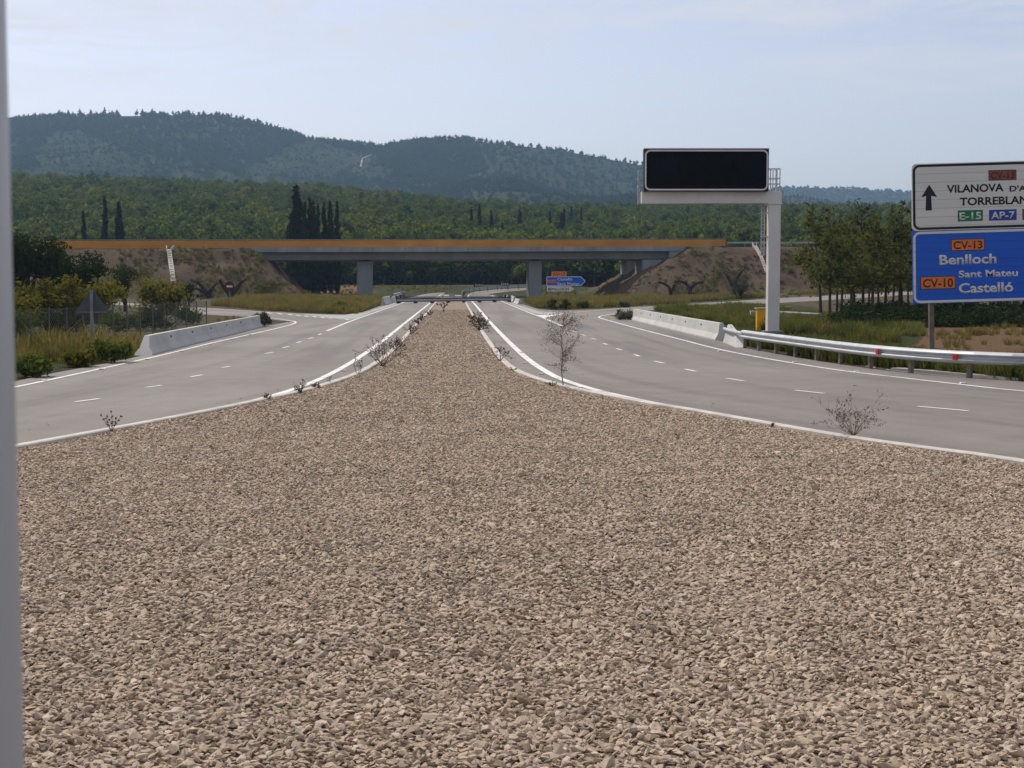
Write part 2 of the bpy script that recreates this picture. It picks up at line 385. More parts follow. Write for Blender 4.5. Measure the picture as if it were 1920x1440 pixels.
RIDGE_Y = [330, 262, 227, 222, 218, 217, 216, 214, 215, 225, 245, 259, 267, 272, 276, 270, 262, 260, 269, 280, 290, 309, 332, 352, 372, 405, 440]
FAR_X = [-900, 900, 1100, 1300, 1420, 1460, 1540, 1600, 1710, 1900, 2800]
FAR_Y = [470, 440, 410, 376, 357, 352, 352, 354, 361, 368, 400]
def yz(py, D): return CAMZ + D * ((-ST + (720 - py) / F * CT) / (CT + (720 - py) / F * ST))
DR, DF, DW = 2400.0, 3900.0, 850.0
def tz(x, y):
    x = np.asarray(x, float); y = np.asarray(y, float)
    yy = np.maximum(y, 1.0); px = 960 + F * x / yy * .9975
    z = 2.1 * sstep(258, 345, y)
    # right side rises gently beyond the slip road
    z = z + np.clip((x - 21) * .045, 0, 3.2) * sstep(135, 182, y) * (1 - .5 * sstep(300, 420, y))
    # woodland slope
    zf = yz(np.interp(px, PXA, FOREST_Y), DW)
    t = np.clip((yy - 345) / (DW - 345), 0, 1)
    z = z + (zf - 2.1) * (t ** .92) * (y > 345)
    z = z + (fbm(x / 45, y / 45, 3) - .5) * 5 * sstep(350, 450, y) * (y < DW)
    # hills
    zr = yz(np.interp(px, RIDGE_X, RIDGE_Y), DR); z0 = 24.0
    u = np.clip((yy - 1250) / (DR - 1250), 0, 1)
    spur = (fbm(x / 330 + 2, y / 700, 21, 3) - .5) * 130 + (fbm(x / 90, y / 160, 31, 3) - .5) * 38
    zh = z0 + (zr - z0) * u ** 1.1 + spur * np.sin(np.pi * u) ** 1.0 * (u < 1)
    zh = np.where(yy > DR, np.maximum(zr - (yy - DR) * .35, 20), zh)
    zq = yz(np.interp(px, FAR_X, FAR_Y), DF); u2 = np.clip((yy - 2900) / (DF - 2900), 0, 1)
    zq = np.where(yy > DF, zq - (yy - DF) * .3, 10 + (zq - 10) * u2 + (fbm(x / 300, y / 500, 41, 3) - .5) * 60 * np.sin(np.pi * u2))
    zh = np.maximum(zh, np.where(yy > 2900, zq, -50))
    w = sstep(DW, 1250, y)
    z = np.where(y > DW, z * (1 - w) + zh * w, z)
    # approach embankments of the overpass
    dx = x - BA.x; dy = y - BA.y; s = dx * BT.x + dy * BT.y; off = dx * BN.x + dy * BN.y
    zc = BZA + BK * s - .35
    wob = (fbm(x / 6, y / 6, 51, 3) - .5) * 1.6 + (fbm(s / 1.7, off / 14, 55, 3) - .5) * 1.1 + (fbm(s / .8, off / .8, 57, 2) - .5) * .35
    df = np.maximum(np.maximum(-1.2 - off, off - 23), 0)
    for side in (0, 1):
        de = np.maximum(s - SL, 0) if side == 0 else np.maximum(SR - s, 0)
        de = de / (1.15 if side == 0 else 1.75)
        d = np.sqrt((df / 1.75) ** 2 + de ** 2)
        h = zc - np.maximum(d + np.where(d > .2, wob, 0) * np.clip(d / 2, 0, 1), 0)
        near = (s < SL + 40) if side == 0 else (s > SR - 40)
        z = np.where(near & (h > z) & (np.abs(off) < 90) & (np.abs(s) < 400), h, z)
    return z
def G(px, py, dmax=420):
    """point of the terrain seen at a picture position"""
    a, b, c = ray(px, py)
    lo_ = 1.5; prev = lo_
    D = np.concatenate([np.arange(1.5, 60, .25), np.arange(60, dmax, .5)])
    zz = CAMZ + D * c / b; g = zz - tz(a * D / b, D)
    i = np.argmax(g < 0)
    if g[i] >= 0: i = len(D) - 1
    d0, d1 = D[max(i - 1, 0)], D[i]
    if i > 0 and g[i] < 0: d = d0 + (d1 - d0) * g[i - 1] / (g[i - 1] - g[i])
    else: d = d1
    return Vector((a * d / b, d, float(tz(a * d / b, d))))
def Gs(P): return [G(*p) for p in P]
def gz(x, y): return float(tz(x, y))

ZONE_ORANGE = [[(520, 535), (675, 535), (672, 556), (640, 564), (560, 552)], [(1740, 612), (1990, 604), (2100, 668), (1850, 668), (1720, 650)],
               [(420, 600), (520, 596), (400, 640), (300, 640)]]
ZONE_GREEN = [[(690, 533), (1100, 533), (1100, 556), (700, 558)], [(480, 528), (700, 528), (700, 536), (480, 538)], [(485, 580), (700, 562), (745, 570), (660, 592), (560, 588)], [(990, 562), (1120, 566), (1200, 574), (1020, 584)],
              [(1200, 575), (1420, 566), (1700, 600), (1740, 650), (1800, 700), (1500, 668), (1370, 640)], [(-200, 640), (260, 640), (255, 668), (30, 716), (-200, 760)],
              [(1100, 562), (1240, 556), (1420, 556), (1420, 566), (1090, 574)]]
def zones(x, y, z):
    px, py = proj(x, y, z)
    px = px + (fbm(x / 3, y / 5, 61, 3) - .5) * 50; py = py + (fbm(x / 3 + 9, y / 5, 62, 3) - .5) * 12
    near = y < 330
    r = np.zeros(x.shape); g = np.zeros(x.shape)
    for P in ZONE_ORANGE: r = np.maximum(r, inpoly(px, py, P) & near)
    for P in ZONE_GREEN: g = np.maximum(g, inpoly(px, py, P) & near)
    g = np.maximum(g, (y > 345) * .8)
    dx = x - BA.x; dy = y - BA.y; s = dx * BT.x + dy * BT.y; off = dx * BN.x + dy * BN.y
    b = ((z > 1.1) & (np.abs(off) < 70) & (y < 340)).astype(float)
    return np.stack([r, g, b, np.ones(x.shape)], -1)
def terrain(name, A, D, m, color=True):
    a, d = np.meshgrid(A, D); x = (a * d).ravel(); y = d.ravel(); z = tz(x, y)
    nA, nD = len(A), len(D)
    i = np.arange((nD - 1) * (nA - 1)); q = (i // (nA - 1)) * nA + i % (nA - 1)
    me = npmesh(name, np.stack([x, y, z], -1), np.stack([q, q + 1, q + nA + 1, q + nA], -1), smooth=True)
    if color:
        ca = me.color_attributes.new('zone', 'FLOAT_COLOR', 'POINT'); ca.data.foreach_set('color', zones(x, y, z).astype(np.float32).ravel())
    return tag(link(name, me, None, m), kind='structure')
AF = np.concatenate([np.arange(-1.3, -.46, .03), np.arange(-.46, .46, .0028), np.arange(.46, 1.31, .03)])
DN = np.concatenate([np.arange(1.0, 60, 1.5), np.arange(60, 200, 2.5), np.arange(200, 290, .8), np.arange(290, DW + 1, 7)])
DH = np.concatenate([[DN[-1]], np.arange(DW + 20, 1250, 25), np.arange(1250, 2500, 12), np.arange(2500, 5200, 45)])
terrain('ground', AF, DN, M['ground'])
terrain('hills', AF, DH, M['hill'], False)

# ------------------------------------------------------------------ roads
KERB_L = [(-900, 1020), (-560, 959), (-260, 905), (-100, 872), (30, 847), (200, 815), (300, 796), (400, 776), (480, 759), (510, 752), (553, 743), (583, 735), (623, 723), (668, 707), (700, 689), (735, 663), (755, 640), (778, 613), (797, 593), (808, 578), (822, 563), (829, 556)]
KERB_R = [(2950, 1080), (2560, 1000), (2200, 930), (1920, 874), (1700, 846), (1560, 824), (1400, 795), (1280, 773), (1210, 762), (1143, 748), (1087, 737), (1053, 728), (1013, 718), (963, 698), (940, 677), (923, 653), (903, 623), (885, 590), (872, 565), (868, 559)]
kl, kr = smoothpts(Gs(KERB_L), 2), smoothpts(Gs(KERB_R), 2)
def drape(P, dz): return [Vector((p.x, p.y, gz(p.x, p.y) + dz)) for p in P]
def strip(name, Pa, Pb, dz, m, n=120, k=10, parent=None):
    a = resample(Pa, n); b = resample(Pb, n); V = []
    for p, q in zip(a, b):
        for j in range(k + 1): V.append(p.lerp(q, j / k))
    V = np.array([v[:] for v in V]); V[:, 2] = tz(V[:, 0], V[:, 1]) + dz
    i = np.arange((n - 1) * k); q = (i // k) * (k + 1) + i % k
    me = npmesh(name, V, np.stack([q, q + 1, q + k + 2, q + k + 1], -1), smooth=True)
    uv = me.uv_layers.new(name='lane'); li = np.empty(len(me.loops), np.int32); me.loops.foreach_get('vertex_index', li)
    row = V.reshape(n, k + 1, 3); wd = np.linalg.norm(row[:, -1] - row[:, 0], axis=1); dl = np.concatenate([[0], np.cumsum(np.linalg.norm(np.diff(row[:, k // 2], axis=0), axis=1))])
    uu = (np.arange(k + 1) / k)[None, :] * np.median(wd); U = np.stack([np.broadcast_to(uu, (n, k + 1)), np.broadcast_to(dl[:, None], (n, k + 1))], -1).reshape(-1, 2)
    uv.data.foreach_set('uv', U[li].astype(np.float32).ravel())
    o = link(name, me, parent, m)
    if parent is None: tag(o, kind='structure')
    return o
OUT_L = [(-1100, 950), (-700, 870), (-330, 800), (-150, 757), (33, 715), (100, 700), (200, 682), (250, 671), (277, 665), (400, 635), (492, 613), (545, 603), (600, 597), (667, 591), (690, 582), (713, 573), (740, 565), (772, 556), (795, 551.5), (815, 549.5)]
OUT_R = [(3000, 830), (2600, 780), (2260, 745), (1920, 717), (1680, 696), (1575, 684), (1480, 669), (1420, 656), (1362, 642), (1300, 628), (1186, 600), (1130, 590), (1060, 585), (1017, 582), (990, 574), (965, 565), (945, 559), (932, 555), (927, 553)]
kl2 = kl + Gs([(831, 553), (833, 550), (834, 548.5)]); kr2 = kr + Gs([(868, 556), (870, 553), (874, 550.5)])
rl = strip('left_road', smoothpts(Gs(OUT_L), 2), kl2, .012, M['asphalt'])
rr = strip('right_road', smoothpts(Gs(OUT_R), 2), kr2, .012, M['asphalt'])
RAMP_L_FAR = [(200, 565), (300, 573), (400, 578), (500, 584.5), (567, 588), (640, 590), (672, 591)]
RAMP_L_NEAR = [(200, 570), (300, 580), (382, 590), (470, 595), (530, 602), (600, 607), (672, 600)]
sl_ = strip('left_slip_road', Gs(RAMP_L_FAR), Gs(RAMP_L_NEAR), .016, M['asphalt'], 60)
RAMP_R_FAR = [(1008, 580), (1050, 582.5), (1120, 580), (1200, 575.5), (1300, 569), (1435, 561), (1483, 558), (1567, 554), (1700, 547.5), (1900, 541)]
RAMP_R_NEAR = [(1010, 588), (1060, 594), (1130, 594), (1210, 583), (1300, 576), (1400, 571.5), (1483, 567), (1567, 562), (1700, 553), (1900, 546)]
sr_ = strip('right_slip_road', Gs(RAMP_R_FAR), Gs(RAMP_R_NEAR), .016, M['asphalt'], 90)
# the carriageway beyond the closure curves away to the right
fr = strip('curved_road', Gs([(878, 550), (895, 546.5), (930, 543), (985, 540)]), Gs([(908, 553), (925, 550.5), (950, 547), (1000, 543)]), .02, M['asphalt'], 60)
def ribbon(mb, P, w, dz):
    n = len(P); V = []
    for i, p in enumerate(P):
        t = P[min(i + 1, n - 1)] - P[max(i - 1, 0)]; t.z = 0; t.normalize(); r = Vector((t.y, -t.x, 0)) * (w / 2)
        for q in (p - r, p + r): V.append((q.x, q.y, gz(q.x, q.y) + dz))
    mb.add(V, [(2 * i, 2 * i + 1, 2 * i + 3, 2 * i + 2) for i in range(n - 1)])
def line(px, w, road, name='edge_line', dz=.02, step=.8, it=2):
    mb = MB(); ribbon(mb, resample(smoothpts(Gs(px), it), step=step), w, dz)
    return mb.build(name, M['paint'], road)
WL_IN = [(-900, 1006), (-560, 948), (-260, 894), (30, 843), (120, 826), (200, 811), (300, 791), (400, 770), (480, 752), (547, 733), (597, 714), (647, 688), (680, 667), (718, 640), (763, 603), (807, 568), (818, 558), (824, 553.5), (829, 552)]
line(WL_IN, .19, rl)
WL_OUT = [(-1100, 940), (-700, 863), (-330, 795), (-150, 760), (30, 727), (100, 712), (200, 690), (300, 668), (400, 643), (472, 627), (533, 613), (553, 607), (555, 604.5), (550, 602.5), (520, 598), (480, 594.5)]
line(WL_OUT, .13, rl)
line([(613, 621), (660, 601.5), (693, 590), (720, 580), (747, 571), (762, 565), (773, 558), (790, 554), (805, 552.5)], .16, rl)
WR_IN = [(2950, 1046), (2560, 972), (2200, 905), (1912, 864), (1800, 851), (1687, 836), (1537, 811), (1387, 785), (1280, 767), (1210, 754), (1160, 743), (1110, 731), (1053, 713), (1027, 700), (993, 678), (960, 648), (930, 617), (913, 598), (890, 570), (877, 557), (878, 553), (886, 549.5), (905, 547)]
line(WR_IN, .21, rr)
line([(3000, 845), (2600, 793), (2260, 756), (1920, 736), (1800, 722), (1687, 709), (1575, 696), (1462, 678), (1350, 657), (1280, 638), (1193, 616), (1143, 602), (1124, 596.5), (1122, 594.5), (1130, 592), (1167, 586.5)], .14, rr)
line([(1055, 612), (1020, 597), (993, 587), (945, 567), (932, 561), (923, 554)], .16, rr)
def dashes(road, segs, w):
    for a, b in segs:
        A, B = G(*a), G(*b); mb = MB(); ribbon(mb, resample([A, B], 4), w, .02); mb.build('lane_dash', M['paint'], road)
dashes(rl, [((140, 755), (187, 749)), ((273, 728), (303, 723.5)), ((357, 708), (379, 704)), ((416, 690.5), (431, 688)), ((498, 664), (512, 661)), ((530, 653), (541, 650.5)), ((556, 643.5), (565, 641)), ((578, 636), (587, 633.5)), ((597, 628.5), (603, 626.3))], .11)
dashes(rr, [((1073, 621), (1081, 623)), ((1091, 628), (1098, 630)), ((1109, 635), (1117, 637)), ((1131, 644.5), (1139, 647)), ((1156, 654.5), (1166, 657)), ((1189, 665.5), (1199, 669)), ((1227, 678), (1245, 682)), ((1284, 693), (1305, 697.5)), ((1362, 710.5), (1395, 715.5)), ((1490, 733), (1545, 739)), ((1721, 763.5), (1815, 772))], .11)
hz = [(500, 586.5), (520, 588), (540, 589.5), (555, 591), (570, 592.5), (585, 593.5), (600, 595), (615, 596), (630, 597.3), (645, 598.5)]
dashes(sl_, [(p, (p[0] + 9, p[1] + 1.6)) for p in hz], .22)
line([(400, 579), (450, 582), (500, 586), (560, 590), (610, 594), (660, 600)], .1, sl_, dz=.024)
# painted gore between the carriageway and the right slip road
gp = Gs([(1003, 591), (1033, 592), (1060, 588), (1040, 592.5), (1020, 597)]); mb = MB(); mb.add([(p.x, p.y, p.z + .03) for p in gp], [tuple(range(len(gp)))]); mb.build('gore_marking', M['paint'], rr)
line([(1030, 592), (1060, 587.5), (1120, 582.5), (1180, 577.5), (1300, 571), (1430, 563)], .12, sr_, dz=.024)
# pale concrete apron of the splitter
strip('splitter_apron', Gs([(960, 569), (985, 576), (1010, 584), (1050, 587)]), Gs([(948, 565.5), (975, 578), (1000, 588), (1030, 592)]), .026, M['conc'], 30, 4)
strip('splitter_apron', Gs([(560, 589), (640, 592), (690, 584), (740, 568)]), Gs([(640, 599.5), (665, 599), (700, 585), (745, 570)]), .026, M['conc'], 30, 4)

# ------------------------------------------------------------------ gravel island
isl = kl + Gs([(832, 556), (864, 557)]) + kr[::-1]
ISL = [(p.x, p.y) for p in isl] + [(5.5, -1.5), (-5.5, -1.5)]
EXT = [(-9, 4), (9, 4)]
ni = 130
def island():
    ys = np.concatenate([np.arange(2.0, 40, 1.0), np.arange(40, 225, 2.5)])
    lx = np.interp(ys, [p.y for p in kl], [p.x for p in kl]); rx = np.interp(ys, [p.y for p in kr], [p.x for p in kr])
    ml, mr_ = min(p.y for p in kl), min(p.y for p in kr)
    lx = np.where(ys < ml, kl[0].x, lx); rx = np.where(ys < mr_, kr[0].x, rx)
    k = 14; V = []
    for y, a, b in zip(ys, lx, rx):
        for j in range(k + 1): V.append((a + (b - a) * j / k, y, 0))
    V = np.array(V); n = len(ys)
    e = np.tile(np.minimum(np.arange(k + 1), k - np.arange(k + 1)), n)
    V[:, 2] = tz(V[:, 0], V[:, 1]) + .035 + (fbm(V[:, 0] / 2, V[:, 1] / 2, 71, 3) - .5) * .08 * (e > 0)
    i = np.arange((n - 1) * k); q = (i // k) * (k + 1) + i % k
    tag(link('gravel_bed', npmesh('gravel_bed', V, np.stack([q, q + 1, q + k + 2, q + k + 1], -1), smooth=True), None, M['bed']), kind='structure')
    return ys, lx, rx
# kl runs near -> far so y increases; np.interp needs increasing y
kl.sort(key=lambda p: p.y); kr.sort(key=lambda p: p.y)
IY, ILX, IRX = island()
for nm, K in (('kerb', kl), ('kerb', kr)):
    mb = MB(); sweep(mb, resample(drape(K, 0), step=1.0), [(-.09, -.05), (-.09, .085), (-.07, .10), (.07, .10), (.09, .085), (.09, -.05)])
    tag(mb.build(nm, M['kerb'], smooth=False), kind='structure')

# ------------------------------------------------------------------ overpass
def bbox_(mb, s0, s1, o0, o1, z0, z1):
    V = []
    for z in (z0, z1):
        for s, o in ((s0, o0), (s1, o0), (s1, o1), (s0, o1)): V.append(bp(s, o, z + BK * s)[:])
    mb.hexa(V)
def bz(px, py):
    s = bs(px); p = BA + BT * s
    return CAMZ + p.y * ((-ST + (720 - py) / F * CT) / (CT + (720 - py) / F * ST)) - BK * s
zRail, zRoad, zFas, zGir = bz(800, 448), bz(800, 463), bz(800, 472), bz(800, 486.5)
s443, s1255 = bs(443), bs(1256)
def overpass(o0, w, label, near):
    r = thing('overpass', label, 'bridge', bp(bs(840), o0 + w / 2, 0)); off = -r.location
    def fin(mb, name, m, par=r, **k):
        o = mb.build(name, m, par, **k)
        if par is r: o.location = off
        return o
    m = MB(); bbox_(m, bs(300), bs(1352), o0, o0 + .45, zFas, zRoad); bbox_(m, bs(300), bs(1352), o0 + w - .45, o0 + w, zFas, zRoad); fin(m, 'edge_beam', M['conc_b'])
    for k in range(18 if near else 0):
        m = MB(); s = bs(330) + k * (bs(1340) - bs(330)) / 17; bbox_(m, s, s + .1, o0 - .012, o0 + .02, zFas + .1, zRoad - .003); fin(m, 'drain_stain', M['girder'])
    m = MB(); bbox_(m, bs(300), bs(1352), o0 + .45, o0 + w - .45, zFas + .1, zRoad - .12); fin(m, 'deck_slab', M['asphalt'])
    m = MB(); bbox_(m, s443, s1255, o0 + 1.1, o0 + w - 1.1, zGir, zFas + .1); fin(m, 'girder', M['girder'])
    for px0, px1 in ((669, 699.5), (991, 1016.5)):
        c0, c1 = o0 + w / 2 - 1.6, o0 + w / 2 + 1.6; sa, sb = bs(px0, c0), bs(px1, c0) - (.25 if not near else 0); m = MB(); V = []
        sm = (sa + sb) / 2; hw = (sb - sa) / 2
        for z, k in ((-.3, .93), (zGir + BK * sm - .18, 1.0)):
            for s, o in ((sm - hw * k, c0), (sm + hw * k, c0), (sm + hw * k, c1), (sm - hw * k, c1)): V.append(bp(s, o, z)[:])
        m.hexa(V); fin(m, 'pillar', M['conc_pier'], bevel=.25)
        m = MB(); bbox_(m, sm - hw * .55, sm + hw * .55, c0 + .5, c1 - .5, zGir - .2, zGir + .01); fin(m, 'bearing', M['black'])
    # abutments: wing walls at both ends and short supports on the slope
    for e, (sa, sb, sg) in enumerate(((bs(395), s443, bs(418)), (s1255, bs(1345), bs(1290)))):
        m = MB(); poly = [(sa, zFas - .01), (sb, zFas - .01), (sb, zGir - .9 if e == 0 else zFas - .4), (sb - 3.0 if e == 0 else sa + 4.5, zGir - 2.2 if e == 0 else zGir - .8), (sa, zFas - .7 if e == 0 else zGir - .8)]
        if e == 1: poly = [(sa, zFas - .01), (sb, zFas - .01), (sb, zFas - .5), (sa + 3.5, zGir - 1.2), (sa, zGir - 1.2)]
        n = len(poly); V = [bp(s, o0 + .15, z + BK * s)[:] for s, z in poly] + [bp(s, o0 + w - .15, z + BK * s)[:] for s, z in poly]
        m.add(V, [tuple(range(n)), tuple(range(2 * n - 1, n - 1, -1))] + [(i, i + n, (i + 1) % n + n, (i + 1) % n) for i in range(n)]); fin(m, 'wing_wall', M['conc_b'])
    for px0, px1 in ((1208, 1255), (447, 480)):
        m = MB(); bbox_(m, bs(px0), bs(px1), o0 + 1.4, o0 + w - 1.4, zGir - 4.5, zGir - .1); fin(m, 'abutment', M['conc_b'])
    # orange parapet: slats on posts
    def rail(o, s0, s1):
        m = MB(); H = zRail - zRoad
        for k, (a, b) in enumerate(((.06, .30), (.34, .58), (.62, .86))): bbox_(m, s0, s1, o, o + .07, zRoad + H * a, zRoad + H * b)
        q = fin(m, 'parapet', M['orange_rail'])
        m = MB(); bbox_(m, s0, s1, o - .03, o + .1, zRoad + H * .91, zRoad + H * 1.0); t_ = m.build('top_rail', M['steel_d'], q)
        n = int((s1 - s0) / 4.2)
        for k in range(n + 1):
            s = s0 + (s1 - s0) * k / n; m = MB(); bbox_(m, s - .06, s + .06, o + .075, o + .2, zRoad - .1, zRoad + H * .905); m.build('post', M['orange_rail'], q)
    rail(o0 + .1, bs(82), bs(1360))
    if near: rail(o0 + w - .35, bs(82), bs(1360))
    return r
overpass(0, 8.8, 'concrete road overpass with orange parapet, the one nearer the camera', True)
overpass(12.6, 8.8, 'second concrete overpass just behind the front one, mostly hidden by it', False)
# road on top of the embankments
for nm, s0, s1 in (('approach_road', -190, bs(300) - .02), ('approach_road', bs(1352) + .02, BLEN + 160)):
    for o0 in (0, 12.6):
        m = MB(); bbox_(m, s0, s1, o0 + .3, o0 + 8.5, zRoad - .6, zRoad - .12); tag(m.build(nm, M['asphalt']), kind='structure')

def guardrail(name, label, path, h=.66, post_step=2.0, group=None, refl=(), double=True, beam_d=1.0, pm='rust', side=1):
    """W-beam on posts; path on the ground; traffic on the left of travel when side=1"""
    r = thing(name, label, 'guardrail', path[0], group); P = [p - path[0] for p in path]
    prof = [(-.02, .16), (.05, .135), (.085, .09), (.085, .065), (.015, .02), (.015, -.02), (.085, -.065), (.085, -.09), (.05, -.135), (-.02, -.16)]
    prof = [(-side * u, z * beam_d) for u, z in prof]; back = [(u - .006 * -side * -1, z) for u, z in prof[::-1]]
    back = [(u + side * .008, z) for u, z in prof[::-1]]
    m = MB(); sweep(m, [p + Vector((0, 0, h - .15)) for p in resample(P, step=1.0)], prof + back); m.build('beam', M['steel'], r)
    Q = resample(P, step=post_step)
    for i, p in enumerate(Q):
        t = Q[min(i + 1, len(Q) - 1)] - Q[max(i - 1, 0)]; M4 = Matrix.Translation(p) @ Matrix.Rotation(math.atan2(t.y, t.x), 4, 'Z')
        m = MB(); y0 = .03 * -side * -1; lo, hi = sorted((-side * .03, -side * .13))
        m.box((-.06, lo, -.25), (.06, hi, h - .02), M4); m.build('post', M[pm], r)
        m = MB(); lo2, hi2 = sorted((-side * .008, -side * .03)); m.box((-.04, lo2, h - .24), (.04, hi2, h - .06), M4); m.build('spacer', M['steel_d'], r)
    return r, P
gr, gP = guardrail('guardrail', 'thin grey guardrail on the embankment top right of the orange parapet', [bp(bs(1365) + k * 4, .6, gz(*bp(bs(1365) + k * 4, .6, 0)[:2]) + .1) for k in range(0, 22)], h=.9, post_step=6)
# ------------------------------------------------------------------ concrete barriers and roadside guardrail
JER = [(-.30, 0), (-.30, .07), (-.16, .30), (-.09, .74), (-.075, .76), (.075, .76), (.09, .74), (.16, .30), (.30, .07), (.30, 0)]
def jersey(label, path, hole_side, hs=1.0, slope=.55, holes=6):
    r = thing('concrete_barrier', label, 'barrier', path[0], 'concrete barriers along the road edges'); P = resample([p - path[0] for p in path], step=1.5)
    m = MB(); prof = [(u, z * hs) for u, z in JER]
    n = len(P); k = len(prof); V = []
    for i, p in enumerate(P):
        t = (P[min(i + 1, n - 1)] - P[max(i - 1, 0)]); t = Vector((t.x, t.y, 0)).normalized(); rr_ = Vector((t.y, -t.x, 0))
        for u, z in prof:
            sh = (slope * z if i == 0 else (-slope * z if i == n - 1 else 0))
            V.append((p + rr_ * u + t * sh + Vector((0, 0, z)))[:])
    m.add(V, [(i * k + j, i * k + (j + 1) % k, (i + 1) * k + (j + 1) % k, (i + 1) * k + j) for i in range(n - 1) for j in range(k)] + [tuple(range(k))[::-1], tuple(range((n - 1) * k, n * k))])
    m.build('barrier_body', M['white_conc'], r, bevel=.012)
    Q = resample(P, n=holes + 2)
    for i in range(1, holes + 1):
        p = Q[i]; t = (Q[i + 1] - Q[i - 1]).normalized(); M4 = Matrix.Translation(p) @ Matrix.Rotation(math.atan2(t.y, t.x), 4, 'Z')
        m = MB(); a, b = sorted((hole_side * .09, hole_side * .126)); m.box((-.15, a, .49 * hs), (.15, b, .60 * hs), M4); m.build('lifting_slot', M['black'], r)
    return r
bl0, bl1 = G(268, 667), G(490, 612)
jersey('long white concrete barrier on the left roadside with a pale near end sloped to catch the sun', [bl0, G(330, 651), G(400, 634), bl1], -1, .86, 1.15)  # slope added to the near end so that sunlight reaches its face
br0, br1 = G(1354, 639), G(1190, 600)
jersey('long white concrete barrier on the right roadside joined to the guardrail', [br0, G(1290, 624), G(1240, 612), br1], 1, .98, .25)
gp_ = []
for px, ty in [(1392, 619), (1425, 623.5), (1500, 632.5), (1575, 641.5), (1650, 649), (1762, 657), (1920, 663.5), (2150, 668)]:
    gp_.append(G(px, (ty - 150.7) / .7167))
gpath = smoothpts(gp_, 2)
rg, gP = guardrail('guardrail', 'galvanised guardrail with red reflectors curving along the right roadside', gpath, h=.68, post_step=2.0, side=-1)
for px in (1654, 1799):
    q = min(range(len(gP) * 1), key=lambda i: abs(proj(*(gP[i] + gpath[0] + Vector((0, 0, .5))))[0] - px))
    D0 = resample(gP, step=.2); q = min(D0, key=lambda p: abs(proj(*(p + gpath[0]))[0] - px)); i = D0.index(q); t = (D0[i + 1] - D0[i - 1])
    M4 = Matrix.Translation(q + Vector((0, 0, .53))) @ Matrix.Rotation(math.atan2(t.y, t.x), 4, 'Z')
    m = MB(); m.prism([(-.06, -.07), (.06, -.07), (.06, .07), (-.06, .07)], -.13, -.07, M4) ; m.build('reflector', M['red'], rg)
# transition piece between barrier and guardrail
tp = thing('end_terminal', 'white concrete end block where the right barrier meets the guardrail', 'barrier end', G(1368, 642))
m = MB(); d = (gp_[0] - tp.location); d.z = 0; L_ = d.length; a = math.atan2(d.y, d.x); M4 = Matrix.Rotation(a, 4, 'Z')
m.hexa([(M4 @ Vector(p))[:] for p in [(.05, -.28, 0), (L_ * .9, -.2, 0), (L_ * .9, .2, 0), (.05, .28, 0), (.05, -.09, .74), (L_ * .7, -.1, .42), (L_ * .7, .1, .42), (.05, .09, .74)]]); m.build('block', M['white_conc'], tp, bevel=.02)
m = MB(); m.tube([(M4 @ Vector(p)) for p in [(-.2, -.2, .55), (L_ * .5, -.18, .55), (L_ * 1.02, .02, .55)]], .07, 8); m.build('rail_connector', M['steel'], tp)
# gutter edge by the guardrail
mb = MB(); sweep(mb, resample(drape(Gs([(1680, 694), (1760, 700), (1850, 708), (1920, 714), (2150, 728)]), 0), step=1), [(-.2, -.05), (-.2, .07), (.2, .07), (.2, -.05)]); tag(mb.build('gutter', M['conc']), kind='structure')

# ------------------------------------------------------------------ road closure under the overpass
def small_barrier(label, pts, hs=.8, stripes=False):
    r = thing('barrier_block', label, 'barrier', pts[0], 'barrier blocks at the road closure')
    m = MB(); sweep(m, [p - pts[0] for p in pts], [(u * 1.1, z * hs) for u, z in JER]); m.build('block', M['white_conc'], r, bevel=.02)
    if stripes:
        t = (pts[-1] - pts[0]); Ln = t.length; M4 = Matrix.Rotation(math.atan2(t.y, t.x), 4, 'Z')
        for k in range(2): m = MB(); m.box((Ln * (.25 + .4 * k), -.36, .0), (Ln * (.42 + .4 * k), .36, hs * .8), M4); m.build('dark_band', M['black'], r)
    return r
small_barrier('pale concrete block at the left end of the dark closure beam', [G(718, 572.5), G(730, 569)], 1.2)
small_barrier('pale concrete block with dark bands behind the left end of the closure beam', [G(735, 568.5), G(752, 561)], 1.0, True)
small_barrier('striped concrete block at the right end of the dark closure beam', [G(965, 566.5), G(945, 561)], 1.0, True)
small_barrier('white concrete block lying on the verge right of the closure beam', [G(975, 570.5), G(967, 568)], .75)
small_barrier('white concrete block in the middle of the median behind the closure beam', [G(842, 557.5), G(853, 557.5)], .9)
A_, B_ = G(744, 569.5), G(958, 566.5)
cb = thing('closure_beam', 'long dark beam laid across both carriageways and the median', 'road barrier', (A_ + B_) / 2)
dv = (B_ - A_); M4 = Matrix.Rotation(math.atan2(dv.y, dv.x), 4, 'Z'); h_ = dv.length / 2
m = MB(); m.box((-h_, -.08, .20), (h_, .08, .34), M4); m.build('lower_bar', M['black_beam'], cb)
m = MB(); m.box((-h_, -.1, .52), (h_, .1, .66), M4); m.build('upper_bar', M['black_beam'], cb)
m = MB(); m.box((-h_, -.04, .345), (h_, -.02, .515), M4); m.build('web_plate', M['steel'], cb)
for k in range(8):
    x = -h_ + .3 + k * (2 * h_ - .6) / 7; m = MB(); m.box((x - .1, -.25, -.1), (x + .1, .25, .195), M4); m.build('foot', M['black_beam'], cb)
